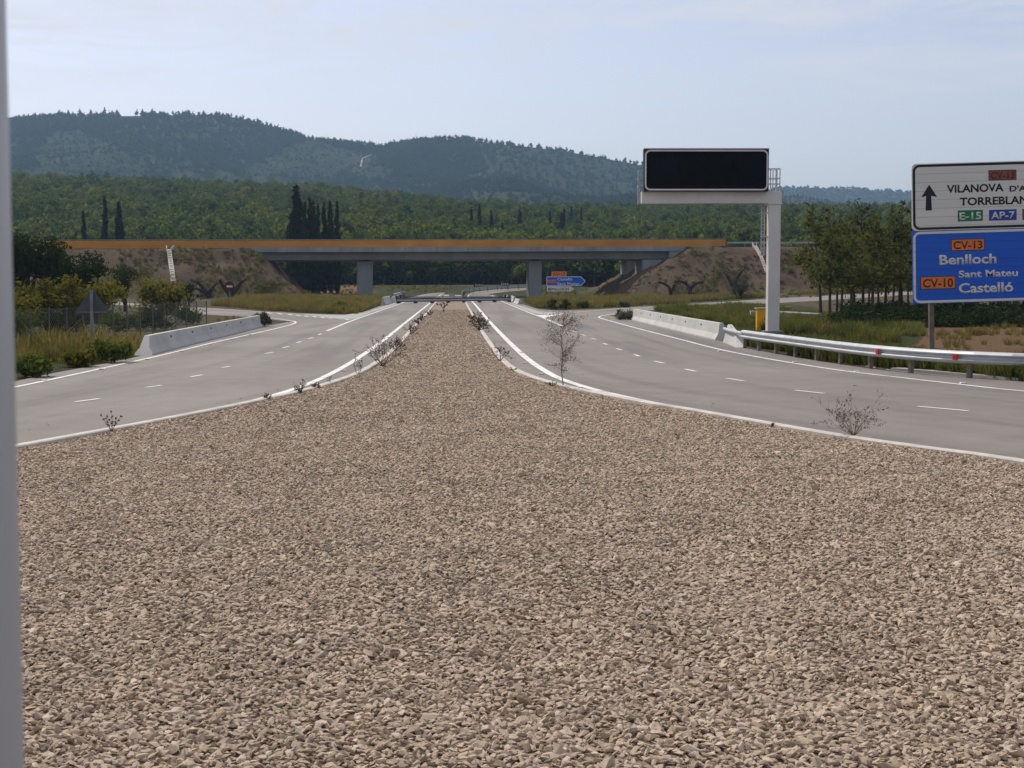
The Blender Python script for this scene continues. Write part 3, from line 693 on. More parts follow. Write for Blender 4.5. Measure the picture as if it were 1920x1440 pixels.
# concrete strip and far guardrail round the bend
strip('median_nose', Gs([(829, 559), (832, 553)]), Gs([(868, 560), (866, 554)]), .07, M['conc'], 6, 4)
guardrail('guardrail', 'pale guardrail curving right behind the far carriageway under the overpass', smoothpts(Gs([(866, 561.5), (868, 556), (873, 552), (885, 549.5), (905, 547), (940, 544.5), (992, 541.5)]), 2), h=.95, post_step=4, beam_d=1.7, side=1)
guardrail('guardrail', 'short pale guardrail on the left verge beyond the closure beam', Gs([(738, 564), (752, 558.5), (760, 556)]), h=.95, post_step=4, beam_d=1.4, side=-1)

# ------------------------------------------------------------------ signs
def text_mesh(body, size, mat_, parent, x, z, y, fit=None, bold=0.0, align='LEFT', name='lettering', shear=0):
    """flat raised lettering in the x-z plane, facing -y; size = capital height; fit = width it fills"""
    c = bpy.data.curves.new('lettering', 'FONT'); c.body = body; c.size = 1; c.extrude = .0; c.offset = bold; c.resolution_u = 4
    o = bpy.data.objects.new('lettering', c); COL.objects.link(o)
    bpy.context.view_layer.update(); me = bpy.data.meshes.new_from_object(o.evaluated_get(bpy.context.evaluated_depsgraph_get()))
    bpy.data.objects.remove(o); bpy.data.curves.remove(c)
    V = np.empty(len(me.vertices) * 3); me.vertices.foreach_get('co', V); V = V.reshape(-1, 3)
    cap = CAPH; sc = size / cap; w = V[:, 0].max() - V[:, 0].min(); sx_ = sc if fit is None else fit / w
    X = (V[:, 0] - V[:, 0].min()) * sx_; Z = V[:, 1] * sc
    if align == 'CENTER': X -= X.max() / 2
    V2 = np.stack([x + X, np.full(len(X), y), z + Z], -1); me.vertices.foreach_set('co', V2.ravel()); me.update()
    bm = bmesh.new(); bm.from_mesh(me); bmesh.ops.solidify(bm, geom=bm.faces[:], thickness=.002); bm.to_mesh(me); bm.free()
    me.materials.clear(); me.name = name
    return link(name, me, parent, mat_)
CAPH = .729
def rrect(x0, z0, x1, z1, r, n=7):
    P = []
    for cx, cz, a in ((x1 - r, z1 - r, 0), (x0 + r, z1 - r, 90), (x0 + r, z0 + r, 180), (x1 - r, z0 + r, 270)):
        for k in range(n + 1): q = math.radians(a + 90 * k / n); P.append((cx + r * math.cos(q), cz + r * math.sin(q)))
    return P
def frame_ring(m, x0, z0, x1, z1, r, w, y0, y1):
    a = rrect(x0, z0, x1, z1, r); b = rrect(x0 + w, z0 + w, x1 - w, z1 - w, max(r - w, .01)); n = len(a)
    V = [(x, y, z) for y in (y0, y1) for P in (a, b) for x, z in P]
    Fl = []
    for i in range(n):
        j = (i + 1) % n
        Fl += [(i, j, n + j, n + i), (2 * n + i, 3 * n + i, 3 * n + j, 2 * n + j), (i, 2 * n + i, 2 * n + j, j), (n + i, n + j, 3 * n + j, 3 * n + i)]
    m.add(V, Fl)
# big double panel on the right
DS = 50.0; KS = F / DS / .9975; rollS = math.radians(1.7)
sb0 = at(1712, 570, DS)
sign = thing('direction_sign', 'large double road sign, white panel with arrow above blue panel, at the right edge', 'road sign', (sb0.x, DS, sb0.z)); sign.rotation_euler = (0, -rollS, 0)
def SX(px): return (px - 1712) / KS
def SZ(px, py): return (570 - py - (px - 1712) * math.tan(rollS)) / KS
WID = SX(2072)
def spanel(name, z0, z1, body, ring, rw, inset):
    m = MB(); m.prism(rrect(0, z0, WID, z1, .14) if name == 'white_panel' else rrect(0, z0, WID, z1, .03), 0, .05); p = m.build(name, body, sign)
    m = MB(); frame_ring(m, inset, z0 + inset, WID - inset, z1 - inset, .24, rw, -.003, .001); m.build('border', ring, p)
    return p
zs = SZ(1712, 434.5)
pw = spanel('white_panel', zs + .012, SZ(1712, 309.5), M['sign_white'], M['black'], .085, .03)
pb = spanel('blue_panel', 0, zs, M['sign_blue'], M['sign_white'], .085, .02)
def plate(par, px0, py0, px1, py1, m_, txt, tm, edge=M['black'], bold=.022, ch=None):
    x0, x1 = SX(px0), SX(px1); z0, z1 = SZ(px0, py1), SZ(px0, py0)
    m = MB(); m.prism([(x0, z0), (x1, z0), (x1, z1), (x0, z1)], -.006, .001); q = m.build('route_plate', edge, par)
    m = MB(); e = .022; m.prism([(x0 + e, z0 + e), (x1 - e, z0 + e), (x1 - e, z1 - e), (x0 + e, z1 - e)], -.009, -.005); m.build('plate_face', m_, q)
    if txt: h = (z1 - z0) * .66; text_mesh(txt, h, tm, q, (x0 + x1) / 2 - (x1 - x0) * .43, (z0 + z1) / 2 - h / 2, -.010, (x1 - x0) * .86, bold)
def stext(par, body, px0, pyb, px1, ph, m_, bold=.02): text_mesh(body, ph / KS, m_, par, SX(px0), SZ(px0, pyb), -.004, SX(px1) - SX(px0), bold)
plate(pw, 1855, 321, 1907, 340, M['sign_brown'], 'CV-13', M['dark_red'])
ax = SX(1743); m = MB(); m.prism([(ax - .26, SZ(1743, 371)), (ax - .088, SZ(1743, 368.3)), (ax - .11, SZ(1743, 395.5)), (ax + .11, SZ(1743, 395.5)), (ax + .088, SZ(1743, 368.3)), (ax + .3, SZ(1743, 371)), (ax + .02, SZ(1743, 347.5))], -.004, .001); m.build('arrow', M['black'], pw)
stext(pw, 'VILANOVA', 1777, 362.5, 1883, 14.5, M['black'], .028)
stext(pw, "D'ALCOLEA", 1894, 360, 1998, 10.5, M['black'], .028)
stext(pw, 'TORREBLANCA', 1801, 386, 1962, 14.5, M['black'], .028)
plate(pw, 1797, 395.5, 1844, 416, M['sign_green'], 'E-15', M['sign_white'], M['sign_green'], .022)
plate(pw, 1855.5, 394.5, 1907, 414.5, M['sign_navy'], 'AP-7', M['sign_white'], M['sign_navy'], .022)
plate(pw, 1918, 392.5, 1968, 413, M['sign_brown'], None, None)
plate(pb, 1784, 449, 1847, 471, M['sign_orange'], 'CV-13', M['dark_red'])
plate(pb, 1726, 519, 1792, 543, M['sign_orange'], 'CV-10', M['dark_red'])
stext(pb, 'Benlloch', 1762, 496.5, 1869, 18.5, M['sign_white'], .026)
stext(pb, 'Sant Mateu', 1798, 520.5, 1909, 13, M['sign_white'], .024)
stext(pb, 'Castelló', 1798, 549.5, 1900, 18.5, M['sign_white'], .026)
for px in (1748, 2010):
    x = SX(px); m = MB(); m.box((x - .085, .06, -sb0.z - .3 + x * math.sin(rollS) * -1), (x + .085, .2, 4.6)); m.build('post', M['rust'], sign)
# overhead message sign
gb = G(1448, 625); KG = F / gb.y / .9975
ga = thing('gantry_sign', 'dark electronic message board on a cantilevered pale grey gantry', 'road sign', gb)
def GX(px): return (px - 1448) / KG
def GZ(py): return (625 - py) / KG
m = MB(); m.box((GX(1437), -.3, .1), (GX(1459), .3, GZ(383))); m.build('column', M['gantry'], ga, bevel=.03)
m = MB(); m.box((GX(1429), -.45, -.15), (GX(1467), .45, .12)); m.build('base_plate', M['steel_d'], ga)
m = MB(); m.box((GX(1200), -.32, GZ(382.5)), (GX(1460), .32, GZ(361))); m.build('beam', M['gantry'], ga, bevel=.02)
m = MB(); m.box((GX(1434), -.36, GZ(384.5)), (GX(1462), .36, GZ(382.6))); m.build('flange', M['gantry'], ga)
m = MB(); m.box((GX(1202.5), -.75, GZ(361.5)), (GX(1432.5), -.1, GZ(284.5))); pn = m.build('display_cabinet', M['black'], ga)
m = MB(); m.box((GX(1205), -.758, GZ(359)), (GX(1430), -.752, GZ(287))); m.build('display_face', M['black_panel'], pn)
m = MB(); m.box((GX(1216), -.765, GZ(351)), (GX(1266), -.759, GZ(300))); m.build('pictogram_field', plain('dim_led_field', (.010, .011, .014), .8, spec=.04), pn)
m = MB(); frame_ring(m, GX(1203.8), GZ(360.2), GX(1431.2), GZ(285.8), .26, .075, -.775, -.76); m.build('white_border', M['gantry'], pn)
m = MB(); m.box((GX(1202), -.78, GZ(284.4)), (GX(1433), -.07, GZ(282.8))); m.build('cap_strip', M['white_conc'], pn)
def railing(name, xs, y0, y1, top, m_):
    m = MB(); b = GZ(361)
    for x in xs:
        for y in (y0, y1): m.tube([(x, y, b), (x, y, top)], .025, 6)
    for z in (top, (b + top) / 2 + .1, (b * .65 + top * .35)):
        m.tube([(xs[0], y0, z), (xs[-1], y0, z)], .02, 5); m.tube([(xs[0], y1, z), (xs[-1], y1, z)], .02, 5); m.tube([(xs[-1], y0, z), (xs[-1], y1, z)], .02, 5)
    return m.build(name, m_, ga)
railing('walkway_railing', [GX(1434), GX(1441), GX(1451), GX(1458.5)], -.02, .75, GZ(318), M['steel'])
m = MB()
for y in (-.02, .75): m.tube([(GX(1196), y, GZ(383)), (GX(1196), y, GZ(320))], .025, 6)
for py in (321, 336, 350): m.tube([(GX(1196), -.02, GZ(py)), (GX(1196), .75, GZ(py))], .02, 5); m.tube([(GX(1196), -.02, GZ(py)), (GX(1203), -.02, GZ(py))], .02, 5)
m.build('end_railing', M['steel'], ga)
m = MB()
for x in (GX(1425.5), GX(1431)): m.tube([(x, .05, GZ(480)), (x, .05, GZ(383))], .03, 6)
for k in range(16): z = GZ(478) + k * (GZ(384) - GZ(478)) / 15; m.tube([(GX(1425.5), .05, z), (GX(1431), .05, z)], .016, 5)
for py in (399, 443): m.box((GX(1424.5), -.02, GZ(py + 2)), (GX(1438), .1, GZ(py)))
m.build('ladder', M['steel'], ga)
# yellow control cabinet and the little box beside it
cb0 = G(1426.5, 620); KC = F / cb0.y
cab = thing('control_cabinet', 'yellow roadside control cabinet with white lid at the foot of the gantry column', 'cabinet', cb0)
hw = 8.6 / KC; hh = 41 / KC
m = MB(); m.box((-hw, -.22, 0), (hw, .22, hh)); m.build('cabinet_body', M['cabinet'], cab, bevel=.02)
m = MB(); m.box((-hw - .06, -.28, hh + .002), (hw + .06, .28, hh + .05)); m.build('lid', M['white_conc'], cab)
m = MB(); m.box((-hw * .78, -.232, .08), (hw * .78, -.222, hh - .08)); dr = m.build('door', M['cabinet'], cab)
m = MB(); m.box((hw * .5, -.25, hh * .5), (hw * .62, -.233, hh * .58)); m.build('handle', M['black'], dr)
q = G(1412, 604); bx_ = thing('concrete_block', 'small white block in the weeds left of the yellow cabinet', 'block', q); w_ = 5 / (F / q.y)
m = MB(); m.box((-w_, -.2, 0), (w_, .2, 19 * q.y / F)); m.box((-w_ * 1.1, -.23, 19 * q.y / F + .002), (w_ * 1.1, .23, 21 * q.y / F)); m.build('block', M['white_conc'], bx_, bevel=.02)
for (pa, pb_, lab) in (((1462, 586), (1484, 585.5), 'short pale culvert slab beside the gantry column'), ((1464, 597), (1537, 602), 'long low concrete headwall in the weeds right of the gantry column')):
    A, B = G(*pa), G(*pb_); w = thing('headwall', lab, 'headwall', A); d = B - A; M4 = Matrix.Rotation(math.atan2(d.y, d.x), 4, 'Z')
    m = MB(); m.box((0, -.12, -.1), (d.length, .12, .42), M4); m.build('wall', M['conc'], w, bevel=.01)
    m = MB(); m.box((-.05, -.17, .423), (d.length + .05, .17, .5), M4); m.build('coping', M['white_conc'], w)
# distant stacked direction arrows
dsg = G(1050, 571.5); KD = F / dsg.y / .9975
sg = thing('arrow_sign', 'stack of arrow signs, orange, blue and white, in front of the right pillar', 'road sign', dsg)
def DX(px): return (px - 1050) / KD
def DZ(py): return (571.5 - py) / KD
def arrow_panel(name, x0, x1, xt, y0, y1, m_, rim):
    zm = DZ((y0 + y1) / 2); P = [(DX(x0), DZ(y1)), (DX(x1), DZ(y1)), (DX(xt), zm), (DX(x1), DZ(y0)), (DX(x0), DZ(y0))]
    m = MB(); m.prism(P, 0, .06); o = m.build(name, rim, sg); e = .07
    P = [(DX(x0) + e, DZ(y1) + e), (DX(x1) - e * .4, DZ(y1) + e), (DX(xt) - e * 1.3, zm), (DX(x1) - e * .4, DZ(y0) - e), (DX(x0) + e, DZ(y0) - e)]
    m = MB(); m.prism(P, -.012, .001); m.build('panel_face', m_, o); return o
a1 = arrow_panel('blue_arrow', 1024.5, 1089, 1098, 518.5, 536, M['sign_blue'], M['sign_white'])
a2 = arrow_panel('white_arrow', 1025.5, 1070, 1077, 537, 546.5, M['sign_white'], M['sign_white'])
m = MB(); m.prism([(DX(1034), DZ(517.5)), (DX(1062), DZ(517.5)), (DX(1062), DZ(509)), (DX(1034), DZ(509))], 0, .06); a0 = m.build('orange_plate', M['sign_orange'], sg)
def dt(par, s_, x0, yb, x1, ph, m_, y=-.016, b=.02): text_mesh(s_, ph / KD, m_, par, DX(x0), DZ(yb), y, DX(x1) - DX(x0), b)
dt(a0, 'CV-13', 1037, 516, 1059, 5.2, M['dark_red'], -.004)
dt(a1, 'Castelló', 1045, 526, 1073, 5, M['sign_white']); dt(a1, 'Sant Mateu', 1045, 534.5, 1086, 5, M['sign_white'])
m = MB(); m.prism([(DX(1026), DZ(530.5)), (DX(1043), DZ(530.5)), (DX(1043), DZ(525)), (DX(1026), DZ(525))], -.02, -.0125); q = m.build('route_plate', M['sign_orange'], a1); dt(q, 'CV-10', 1027.5, 529.5, 1041.5, 3.4, M['dark_red'], -.024)
dt(a2, 'BENLLOCH', 1027.5, 544.5, 1066, 5.2, M['black'])
for px in (1034, 1082):
    m = MB(); m.box((DX(px) - .06, .07, -.2), (DX(px) + .06, .17, DZ(512 if px == 1034 else 520))); m.build('post', M['steel_d'], sg)
# chevron boards on the outside of the bend
for px, py, lab in ((897, 535, 'black board with white chevrons left of the other one beyond the bend'), (945.5, 533, 'black board with white chevrons on the bend, nearer the right pillar')):
    D = 300.0; p = at(px, py, D); b = Vector((p.x, D, gz(p.x, D))); c = thing('chevron_board', lab, 'road sign', b, 'chevron boards on the bend')
    k = D / F; h = p.z - b.z
    m = MB(); m.box((-8.5 * k, 0, h - 3 * k), (8.5 * k, .06, h + 3 * k)); m.build('board', M['black'], c)
    for j in range(4):
        x = (-6.6 + 3.7 * j) * k; t_ = 1.3 * k; a = 2.2 * k; m = MB()
        m.prism([(x, h + a), (x + t_, h + a), (x + t_ + a, h), (x + t_, h - a), (x, h - a), (x + a, h)], -.02, .001); m.build('chevron', M['sign_white'], c)
    for x in (-6 * k, 6 * k): m = MB(); m.box((x - .05, .065, -.3), (x + .05, .15, h + 2 * k)); m.build('post', M['steel_d'], c)
# no-entry sign and the back of a triangular warning sign
D = 150.; p = at(430.5, 537, D); b = Vector((p.x, D, gz(p.x, D))); c = thing('no_entry_sign', 'round dark red no entry sign with white bar before a stumpy tree', 'road sign', b); h = p.z - b.z; k = D / F
m = MB(); m.tube([(0, 0, h), (0, .03, h)], 9.3 * k, 28); m.build('disc', M['noentry'], c)
m = MB(); m.box((-5.5 * k, -.012, h - 1.6 * k), (5.5 * k, -.002, h + 1.6 * k)); m.build('white_bar', M['sign_white'], c)
m = MB(); m.box((-.04, .035, -.2), (.04, .1, h + .3)); m.build('post', M['steel_d'], c)
b = G(174, 668); k = b.y / F; c = thing('warning_sign', 'grey back of a triangular warning sign on a post by the left fence', 'road sign', b)
m = MB(); P = [(-30 * k, 78 * k), (30 * k, 78 * k), (33 * k, 82 * k), (3 * k, 123 * k), (-3 * k, 123 * k), (-33 * k, 82 * k)]; m.prism(P, .05, .075); m.build('triangle', M['grey_sheet'], c, bevel=.008)
m = MB(); m.prism([(-28 * k, 82 * k), (28 * k, 82 * k), (28 * k, 83.5 * k), (-28 * k, 83.5 * k)], .02, .049); m.build('stiffener', M['steel_d'], c)
m = MB(); m.box((-.05, -.05, -.3), (.05, .015, 124 * k)); m.build('post', M['steel_d'], c)
# blurred post close to the camera
pc = thing('grey_post', 'blurred pale grey post at the left edge close to the camera', 'post', (-.3015, .62, 0))
m = MB(); m.tube([(0, 0, -.1), (0, 0, 3.9)], .08, 40); m.build('shaft', M['grey_post'], pc, smooth=True)
m = MB(); m.tube([(0, 0, 0), (0, 0, .06)], .14, 24); m.build('foot_collar', M['steel_d'], pc)

# ------------------------------------------------------------------ drainage chutes on the embankment
def chute(label, pa, pb_, w, n):
    A, B = G(*pa), G(*pb_); r = thing('drainage_chute', label, 'drain', A, 'drainage chutes on the embankments')
    P = [A.lerp(B, i / n) for i in range(n + 1)]; P = [Vector((p.x, p.y, gz(p.x, p.y))) - A for p in P]
    m = MB()
    for i in range(n):
        a, b = P[i], P[i + 1]; d = b - a; h = Vector((0, 0, .5))
        for sgn in (-1, 1):
            x0, x1 = sorted((sgn * w * .5, sgn * w * .36)); V = []
            for q, dz in ((a, -.3), (b, -.3)): pass
            V = [(a.x + x0, a.y, a.z - .2), (a.x + x1, a.y, a.z - .2), (b.x + x1, b.y, b.z - .2), (b.x + x0, b.y, b.z - .2), (a.x + x0, a.y, a.z + .45), (a.x + x1, a.y, a.z + .45), (b.x + x1, b.y, b.z + .45), (b.x + x0, b.y, b.z + .45)]
            m.hexa(V)
    m.build('side_wall', M['kerb'], r)
    m = MB()
    for i in range(n):
        a, b = P[i], P[i].lerp(P[i + 1], .55); x = w * .355
        m.hexa([(a.x - x, a.y, a.z - .2), (a.x + x, a.y, a.z - .2), (b.x + x, b.y, b.z - .2), (b.x - x, b.y, b.z - .2), (a.x - x, a.y, a.z + .34), (a.x + x, a.y, a.z + .34), (b.x + x, b.y, b.z + .34), (b.x - x, b.y, b.z + .34)])
    m.build('channel_step', M['kerb'], r)
    m = MB(); t_ = Vector((0, .9, .75))
    for sgn in (-1, 1): m.hexa([(sgn * w * .36, -.1, -.2), (sgn * w * .5, -.1, -.2), (sgn * w * .9, .8, .3), (sgn * w * .75, .8, .3), (sgn * w * .36, -.1, .5), (sgn * w * .5, -.1, .5), (sgn * w * .9, .8, 1.0), (sgn * w * .75, .8, 1.0)])
    m.build('inlet_wing', M['kerb'], r)
chute('white stepped drainage chute down the left embankment below the orange parapet', (317, 471), (325, 533), .75, 15)
chute('pale drainage chute down the right embankment beside the gantry column', (1416, 464), (1438, 512), .5, 13)
# ------------------------------------------------------------------ wire fence on the left
fa, fb = Vector(at(-60, 690, 42)), Vector(at(388, 640, 66)); fa.z = fb.z = 0
fe = thing('wire_fence', 'tall wire mesh fence with slim posts along the left field', 'fence', fa); n = 17; FH = 1.55
for i in range(n):
    p = fa.lerp(fb, i / (n - 1)) - fa; m = MB(); m.tube([p + Vector((0, 0, -.2)), p + Vector((0, 0, FH + .05))], .028, 6); m.build('post', M['wire'], fe)
m = MB(); d = fb - fa; Ln = d.length; u = d.normalized(); nn = int(Ln / .16)
V = []; Fc = []
def wq(a, b, r=.006):
    k = len(V); t = (b - a).normalized(); w = t.cross(Vector((u.y, -u.x, 0))).normalized() * r
    V.extend([(a - w)[:], (a + w)[:], (b + w)[:], (b - w)[:]]); Fc.append((k, k + 1, k + 2, k + 3))
for i in range(-10, nn):
    a0 = i * .16
    for sgn in (0, 1):
        xa, xb = (a0, a0 + FH) if sgn == 0 else (a0 + FH, a0); za, zb = 0.03, FH
        A = u * xa + Vector((0, 0, za)); B = u * xb + Vector((0, 0, zb)); lo_, hi_ = min(xa, xb), max(xa, xb)
        if lo_ < 0 or hi_ > Ln: continue
        wq(A, B)
for z in (.05, FH * .5, FH): wq(Vector((0, 0, z)), d + Vector((0, 0, z)), .006)
link('wire_mesh', npmesh('wire_mesh', V, np.array(Fc)), fe, M['wire'])

# ------------------------------------------------------------------ road studs
def studs(px):
    for p in px:
        q = G(*p); m = MB(); m.prism([(-.085, .0), (.085, 0), (.06, .035), (-.06, .035)], -.06, .06); o = m.build('road_stud', M['sign_white']); o.location = q + Vector((0, 0, .013))
        tag(o, 'small white road stud beside a painted edge line', 'road stud', 'road studs beside the edge lines')
studs([(82, 715), (192, 694), (277, 675.5), (342, 660), (394, 647.5), (436, 637), (470, 628.5)])
studs([(590, 722.5), (645, 697), (675, 677), (698, 660), (712, 648), (729, 634), (740, 626), (758, 609)])
studs([(978, 663), (943, 642), (933, 628), (985, 682), (1015, 703), (1087, 729), (1260, 768), (1350, 660), (1490, 681), (1607, 699), (1806, 720.5)])
studs([(1066, 583.5), (1123, 581), (1150, 579.5), (1200, 576.5), (1295, 571), (1330, 568), (1366, 567), (1400, 564.5), (1441, 562)])
# ------------------------------------------------------------------ plants
def leaves(rng, lobes, n, size, elong=1.5, shell=.5, droop=0, rnd_n=.9, fuzz=.14):
    c = np.array([l[0] for l in lobes], float); r = np.array([l[1] for l in lobes], float)
    w = (r[:, 0] * r[:, 1] * r[:, 2]) ** .7; k = rng.choice(len(lobes), n, p=w / w.sum())
    d = rng.normal(size=(n, 3)); d /= np.linalg.norm(d, axis=1)[:, None]
    q = (shell + (1 - shell) * rng.random(n)) * (1 + fuzz * rng.normal(size=n))
    P = c[k] + d * q[:, None] * r[k]
    nn = d + rnd_n * rng.normal(size=(n, 3)); nn /= np.linalg.norm(nn, axis=1)[:, None]
    t = np.cross(nn, rng.normal(size=(n, 3))); t[:, 2] += droop; t -= nn * (t * nn).sum(1)[:, None]; t /= np.linalg.norm(t, axis=1)[:, None] + 1e-9
    b = np.cross(nn, t); s = size * (.55 + .9 * rng.random(n))[:, None]
    e = elong
    V = np.stack([P - t * s * e, P + b * s * (.5 + .3 * rng.random((n, 1))) - nn * s * .15, P + t * s * e * .9, P - b * s * (.5 + .3 * rng.random((n, 1))) + nn * s * .1], 1).reshape(-1, 3)
    return V, np.arange(4 * n).reshape(-1, 4)
def lmesh(name, V, Fq, m):
    me = npmesh(name, V, Fq); me.materials.append(m); return me
def trunkmesh(name, pts, rad, m, extra=(), k=7):
    b = MB(); b.tube(pts, rad, k)
    for p, r in extra: b.tube(p, r, 5)
    me = bpy.data.meshes.new(name); me.from_pydata(np.concatenate(b.v).tolist(), [], b.f); me.update()
    me.polygons.foreach_set('use_smooth', [True] * len(me.polygons)); me.materials.append(m); return me
def pine_parts(seed, H, n, size, m=None, bare=.3, wd=.22, bm=None, tr=.016, nl=17, shell=.35):
    rng = np.random.default_rng(seed); lobes = []; ex = []
    lean = rng.normal(size=2) * .05 * H
    def ax(z): return np.array([lean[0] * (z / H) ** 1.5, lean[1] * (z / H) ** 1.5, z])
    for i in range(nl):
        f = bare + (1 - bare) * (i + rng.random()) / nl; z = H * f
        R = H * wd * (1 - ((f - bare) / (1 - bare)) ** 1.7) * (.45 + .75 * rng.random()) + .03 * H
        a = rng.random() * 6.28; o = R * (.35 + .5 * rng.random())
        c = ax(z) + np.array([math.cos(a) * o, math.sin(a) * o, 0]); lobes.append((c, (R * .62, R * .62, R * .42)))
        ex.append(([ax(z - .05 * H), c], [.006 * H * (1.15 - f), .002 * H]))
    for i in range(5):
        z = H * (.12 + (bare - .1) * rng.random()); a = rng.random() * 6.28
        ex.append(([ax(z), ax(z) + np.array([math.cos(a), math.sin(a), .25]) * H * .07 * rng.random()], [.004 * H, .001 * H]))
    V, Fq = leaves(rng, lobes, n, size, 1.5, shell)
    T = trunkmesh('trunk', [ax(H * t) - np.array([0, 0, .3 * (t == 0)]) for t in (0, .2, .4, .6, .8, .97)], [tr * H * q for q in (1.15, .95, .8, .6, .4, .12)], bm or M['bark'], ex)
    return T, lmesh('crown', V, Fq, m or M['pine'])
def round_parts(seed, H, Wd, n, size, m, bm=None, low=.12, fork=True, squash=.8):
    rng = np.random.default_rng(seed); lobes = []; ex = []
    for i in range(13):
        a = rng.random() * 6.28; o = Wd * .5 * math.sqrt(rng.random()) * .8; z = H * (low + .2 + (.72 - low) * rng.random())
        q = (1 - (o / (Wd * .5)) ** 2 * .55); z = H * low + (z - H * low) * q + .05 * H
        R = Wd * (.13 + .13 * rng.random()); c = np.array([math.cos(a) * o, math.sin(a) * o, z]); lobes.append((c, (R, R, R * squash)))
        ex.append(([np.array([0, 0, H * .12]), c * np.array([.5, .5, .75]), c], [.025 * H, .014 * H, .004 * H]))
    V, Fq = leaves(rng, lobes, n, size, 1.3 if low > 0 else 1.9, .4 if low > 0 else .15, 0 if low > 0 else .5, .9, .14 if low > 0 else .42); V[:, 2] = np.maximum(V[:, 2], .03)
    T = trunkmesh('trunk', [(0, 0, -.2), (.02 * H, 0, H * .15), (.01 * H, .02 * H, H * .45)], [.045 * H, .035 * H, .015 * H], bm or M['bark_d'], ex)
    return T, lmesh('crown', V, Fq, m)
def cypress_parts(seed, H, Wd, n, size, conic=1.0):
    rng = np.random.default_rng(seed); lobes = []
    for i in range(16):
        f = (i + .5) / 16; R = Wd * .5 * (min(1, f * 5 + .45)) * (1 - f ** (1.5 if conic < 1 else 1.05)) ** (.8) + .012 * H
        a = rng.random() * 6.28; o = R * .25; lobes.append((np.array([math.cos(a) * o, math.sin(a) * o, H * (.03 + .94 * f)]), (R * .8, R * .8, H * .05)))
    V, Fq = leaves(rng, lobes, n, size, 1.8, .55, droop=1.6, rnd_n=.5)
    return trunkmesh('trunk', [(0, 0, -.3), (0, 0, H * .9)], [.02 * H, .004 * H], M['bark']), lmesh('crown', V, Fq, M['cyp'])
def put(name, parts, label, cat, loc, group=None, rot=None, sc=1, sxy=1):
    r = thing(name, label, cat, loc, group, rnd.random() * 6.28 if rot is None else rot); r.scale = (sc * sxy, sc * sxy, sc)
    for me in parts: o = link(me.name.split('.')[0], me, r)
    return r
def dup(src, loc, rot, sc, label, sxy=1):
    r = src.copy(); COL.objects.link(r); r.location = loc; r.rotation_euler = (0, 0, rot); r.scale = (sc * sxy, sc * sxy, sc); r['label'] = label
    for ch in src.children: c = ch.copy(); COL.objects.link(c); c.parent = r
    return r
def scatter(name, P, rot, scl, idx, protos, label, cat=None):
    """one object: instances of hidden prototypes on points (only for masses nobody could count)"""
    pc_ = bpy.data.collections.new(name + '_kinds')
    for i, me in enumerate(protos): pc_.objects.link(bpy.data.objects.new('%s_kind_%02d' % (name, i), me))
    me = bpy.data.meshes.new(name); n = len(P); me.vertices.add(n); me.vertices.foreach_set('co', np.asarray(P, np.float32).ravel())
    for nm, tp, dat in (('rot', 'FLOAT_VECTOR', rot), ('scl', 'FLOAT_VECTOR', scl)):
        a = me.attributes.new(nm, tp, 'POINT'); a.data.foreach_set('vector', np.asarray(dat, np.float32).ravel())
    a = me.attributes.new('idx', 'INT', 'POINT'); a.data.foreach_set('value', np.asarray(idx, np.int32))
    o = link(name, me); ng = bpy.data.node_groups.new(name + '_scatter', 'GeometryNodeTree')
    ng.interface.new_socket('Geometry', in_out='INPUT', socket_type='NodeSocketGeometry'); ng.interface.new_socket('Geometry', in_out='OUTPUT', socket_type='NodeSocketGeometry')
    gi, go = N(ng, 'NodeGroupInput'), N(ng, 'NodeGroupOutput'); ip = N(ng, 'GeometryNodeInstanceOnPoints'); ci = N(ng, 'GeometryNodeCollectionInfo')
    ci.inputs['Collection'].default_value = pc_; ci.inputs['Separate Children'].default_value = True; ci.inputs['Reset Children'].default_value = True
    def na(nm, dt): q = N(ng, 'GeometryNodeInputNamedAttribute', data_type=dt); q.inputs[0].default_value = nm; return q.outputs[0]
    er = N(ng, 'FunctionNodeEulerToRotation'); L(ng, na('rot', 'FLOAT_VECTOR'), er.inputs[0])
    L(ng, gi.outputs[0], ip.inputs['Points']); L(ng, ci.outputs[0], ip.inputs['Instance']); ip.inputs['Pick Instance'].default_value = True
    L(ng, na('idx', 'INT'), ip.inputs['Instance Index']); L(ng, er.outputs[0], ip.inputs['Rotation']); L(ng, na('scl', 'FLOAT_VECTOR'), ip.inputs['Scale'])
    L(ng, ip.outputs[0], go.inputs[0])
    md = o.modifiers.new('scatter', 'NODES'); md.node_group = ng
    return tag(o, label, cat, None, 'stuff')
def joined(T, C):
    """one prototype mesh with trunk and crown"""
    bm = bmesh.new(); bm.from_mesh(C); nC = len(bm.faces); bm.from_mesh(T); bm.faces.ensure_lookup_table()
    for f in bm.faces[nC:]: f.material_index = 1
    me = bpy.data.meshes.new('wood_tree'); bm.to_mesh(me); bm.free(); me.materials.append(C.materials[0]); me.materials.append(T.materials[0]); return me

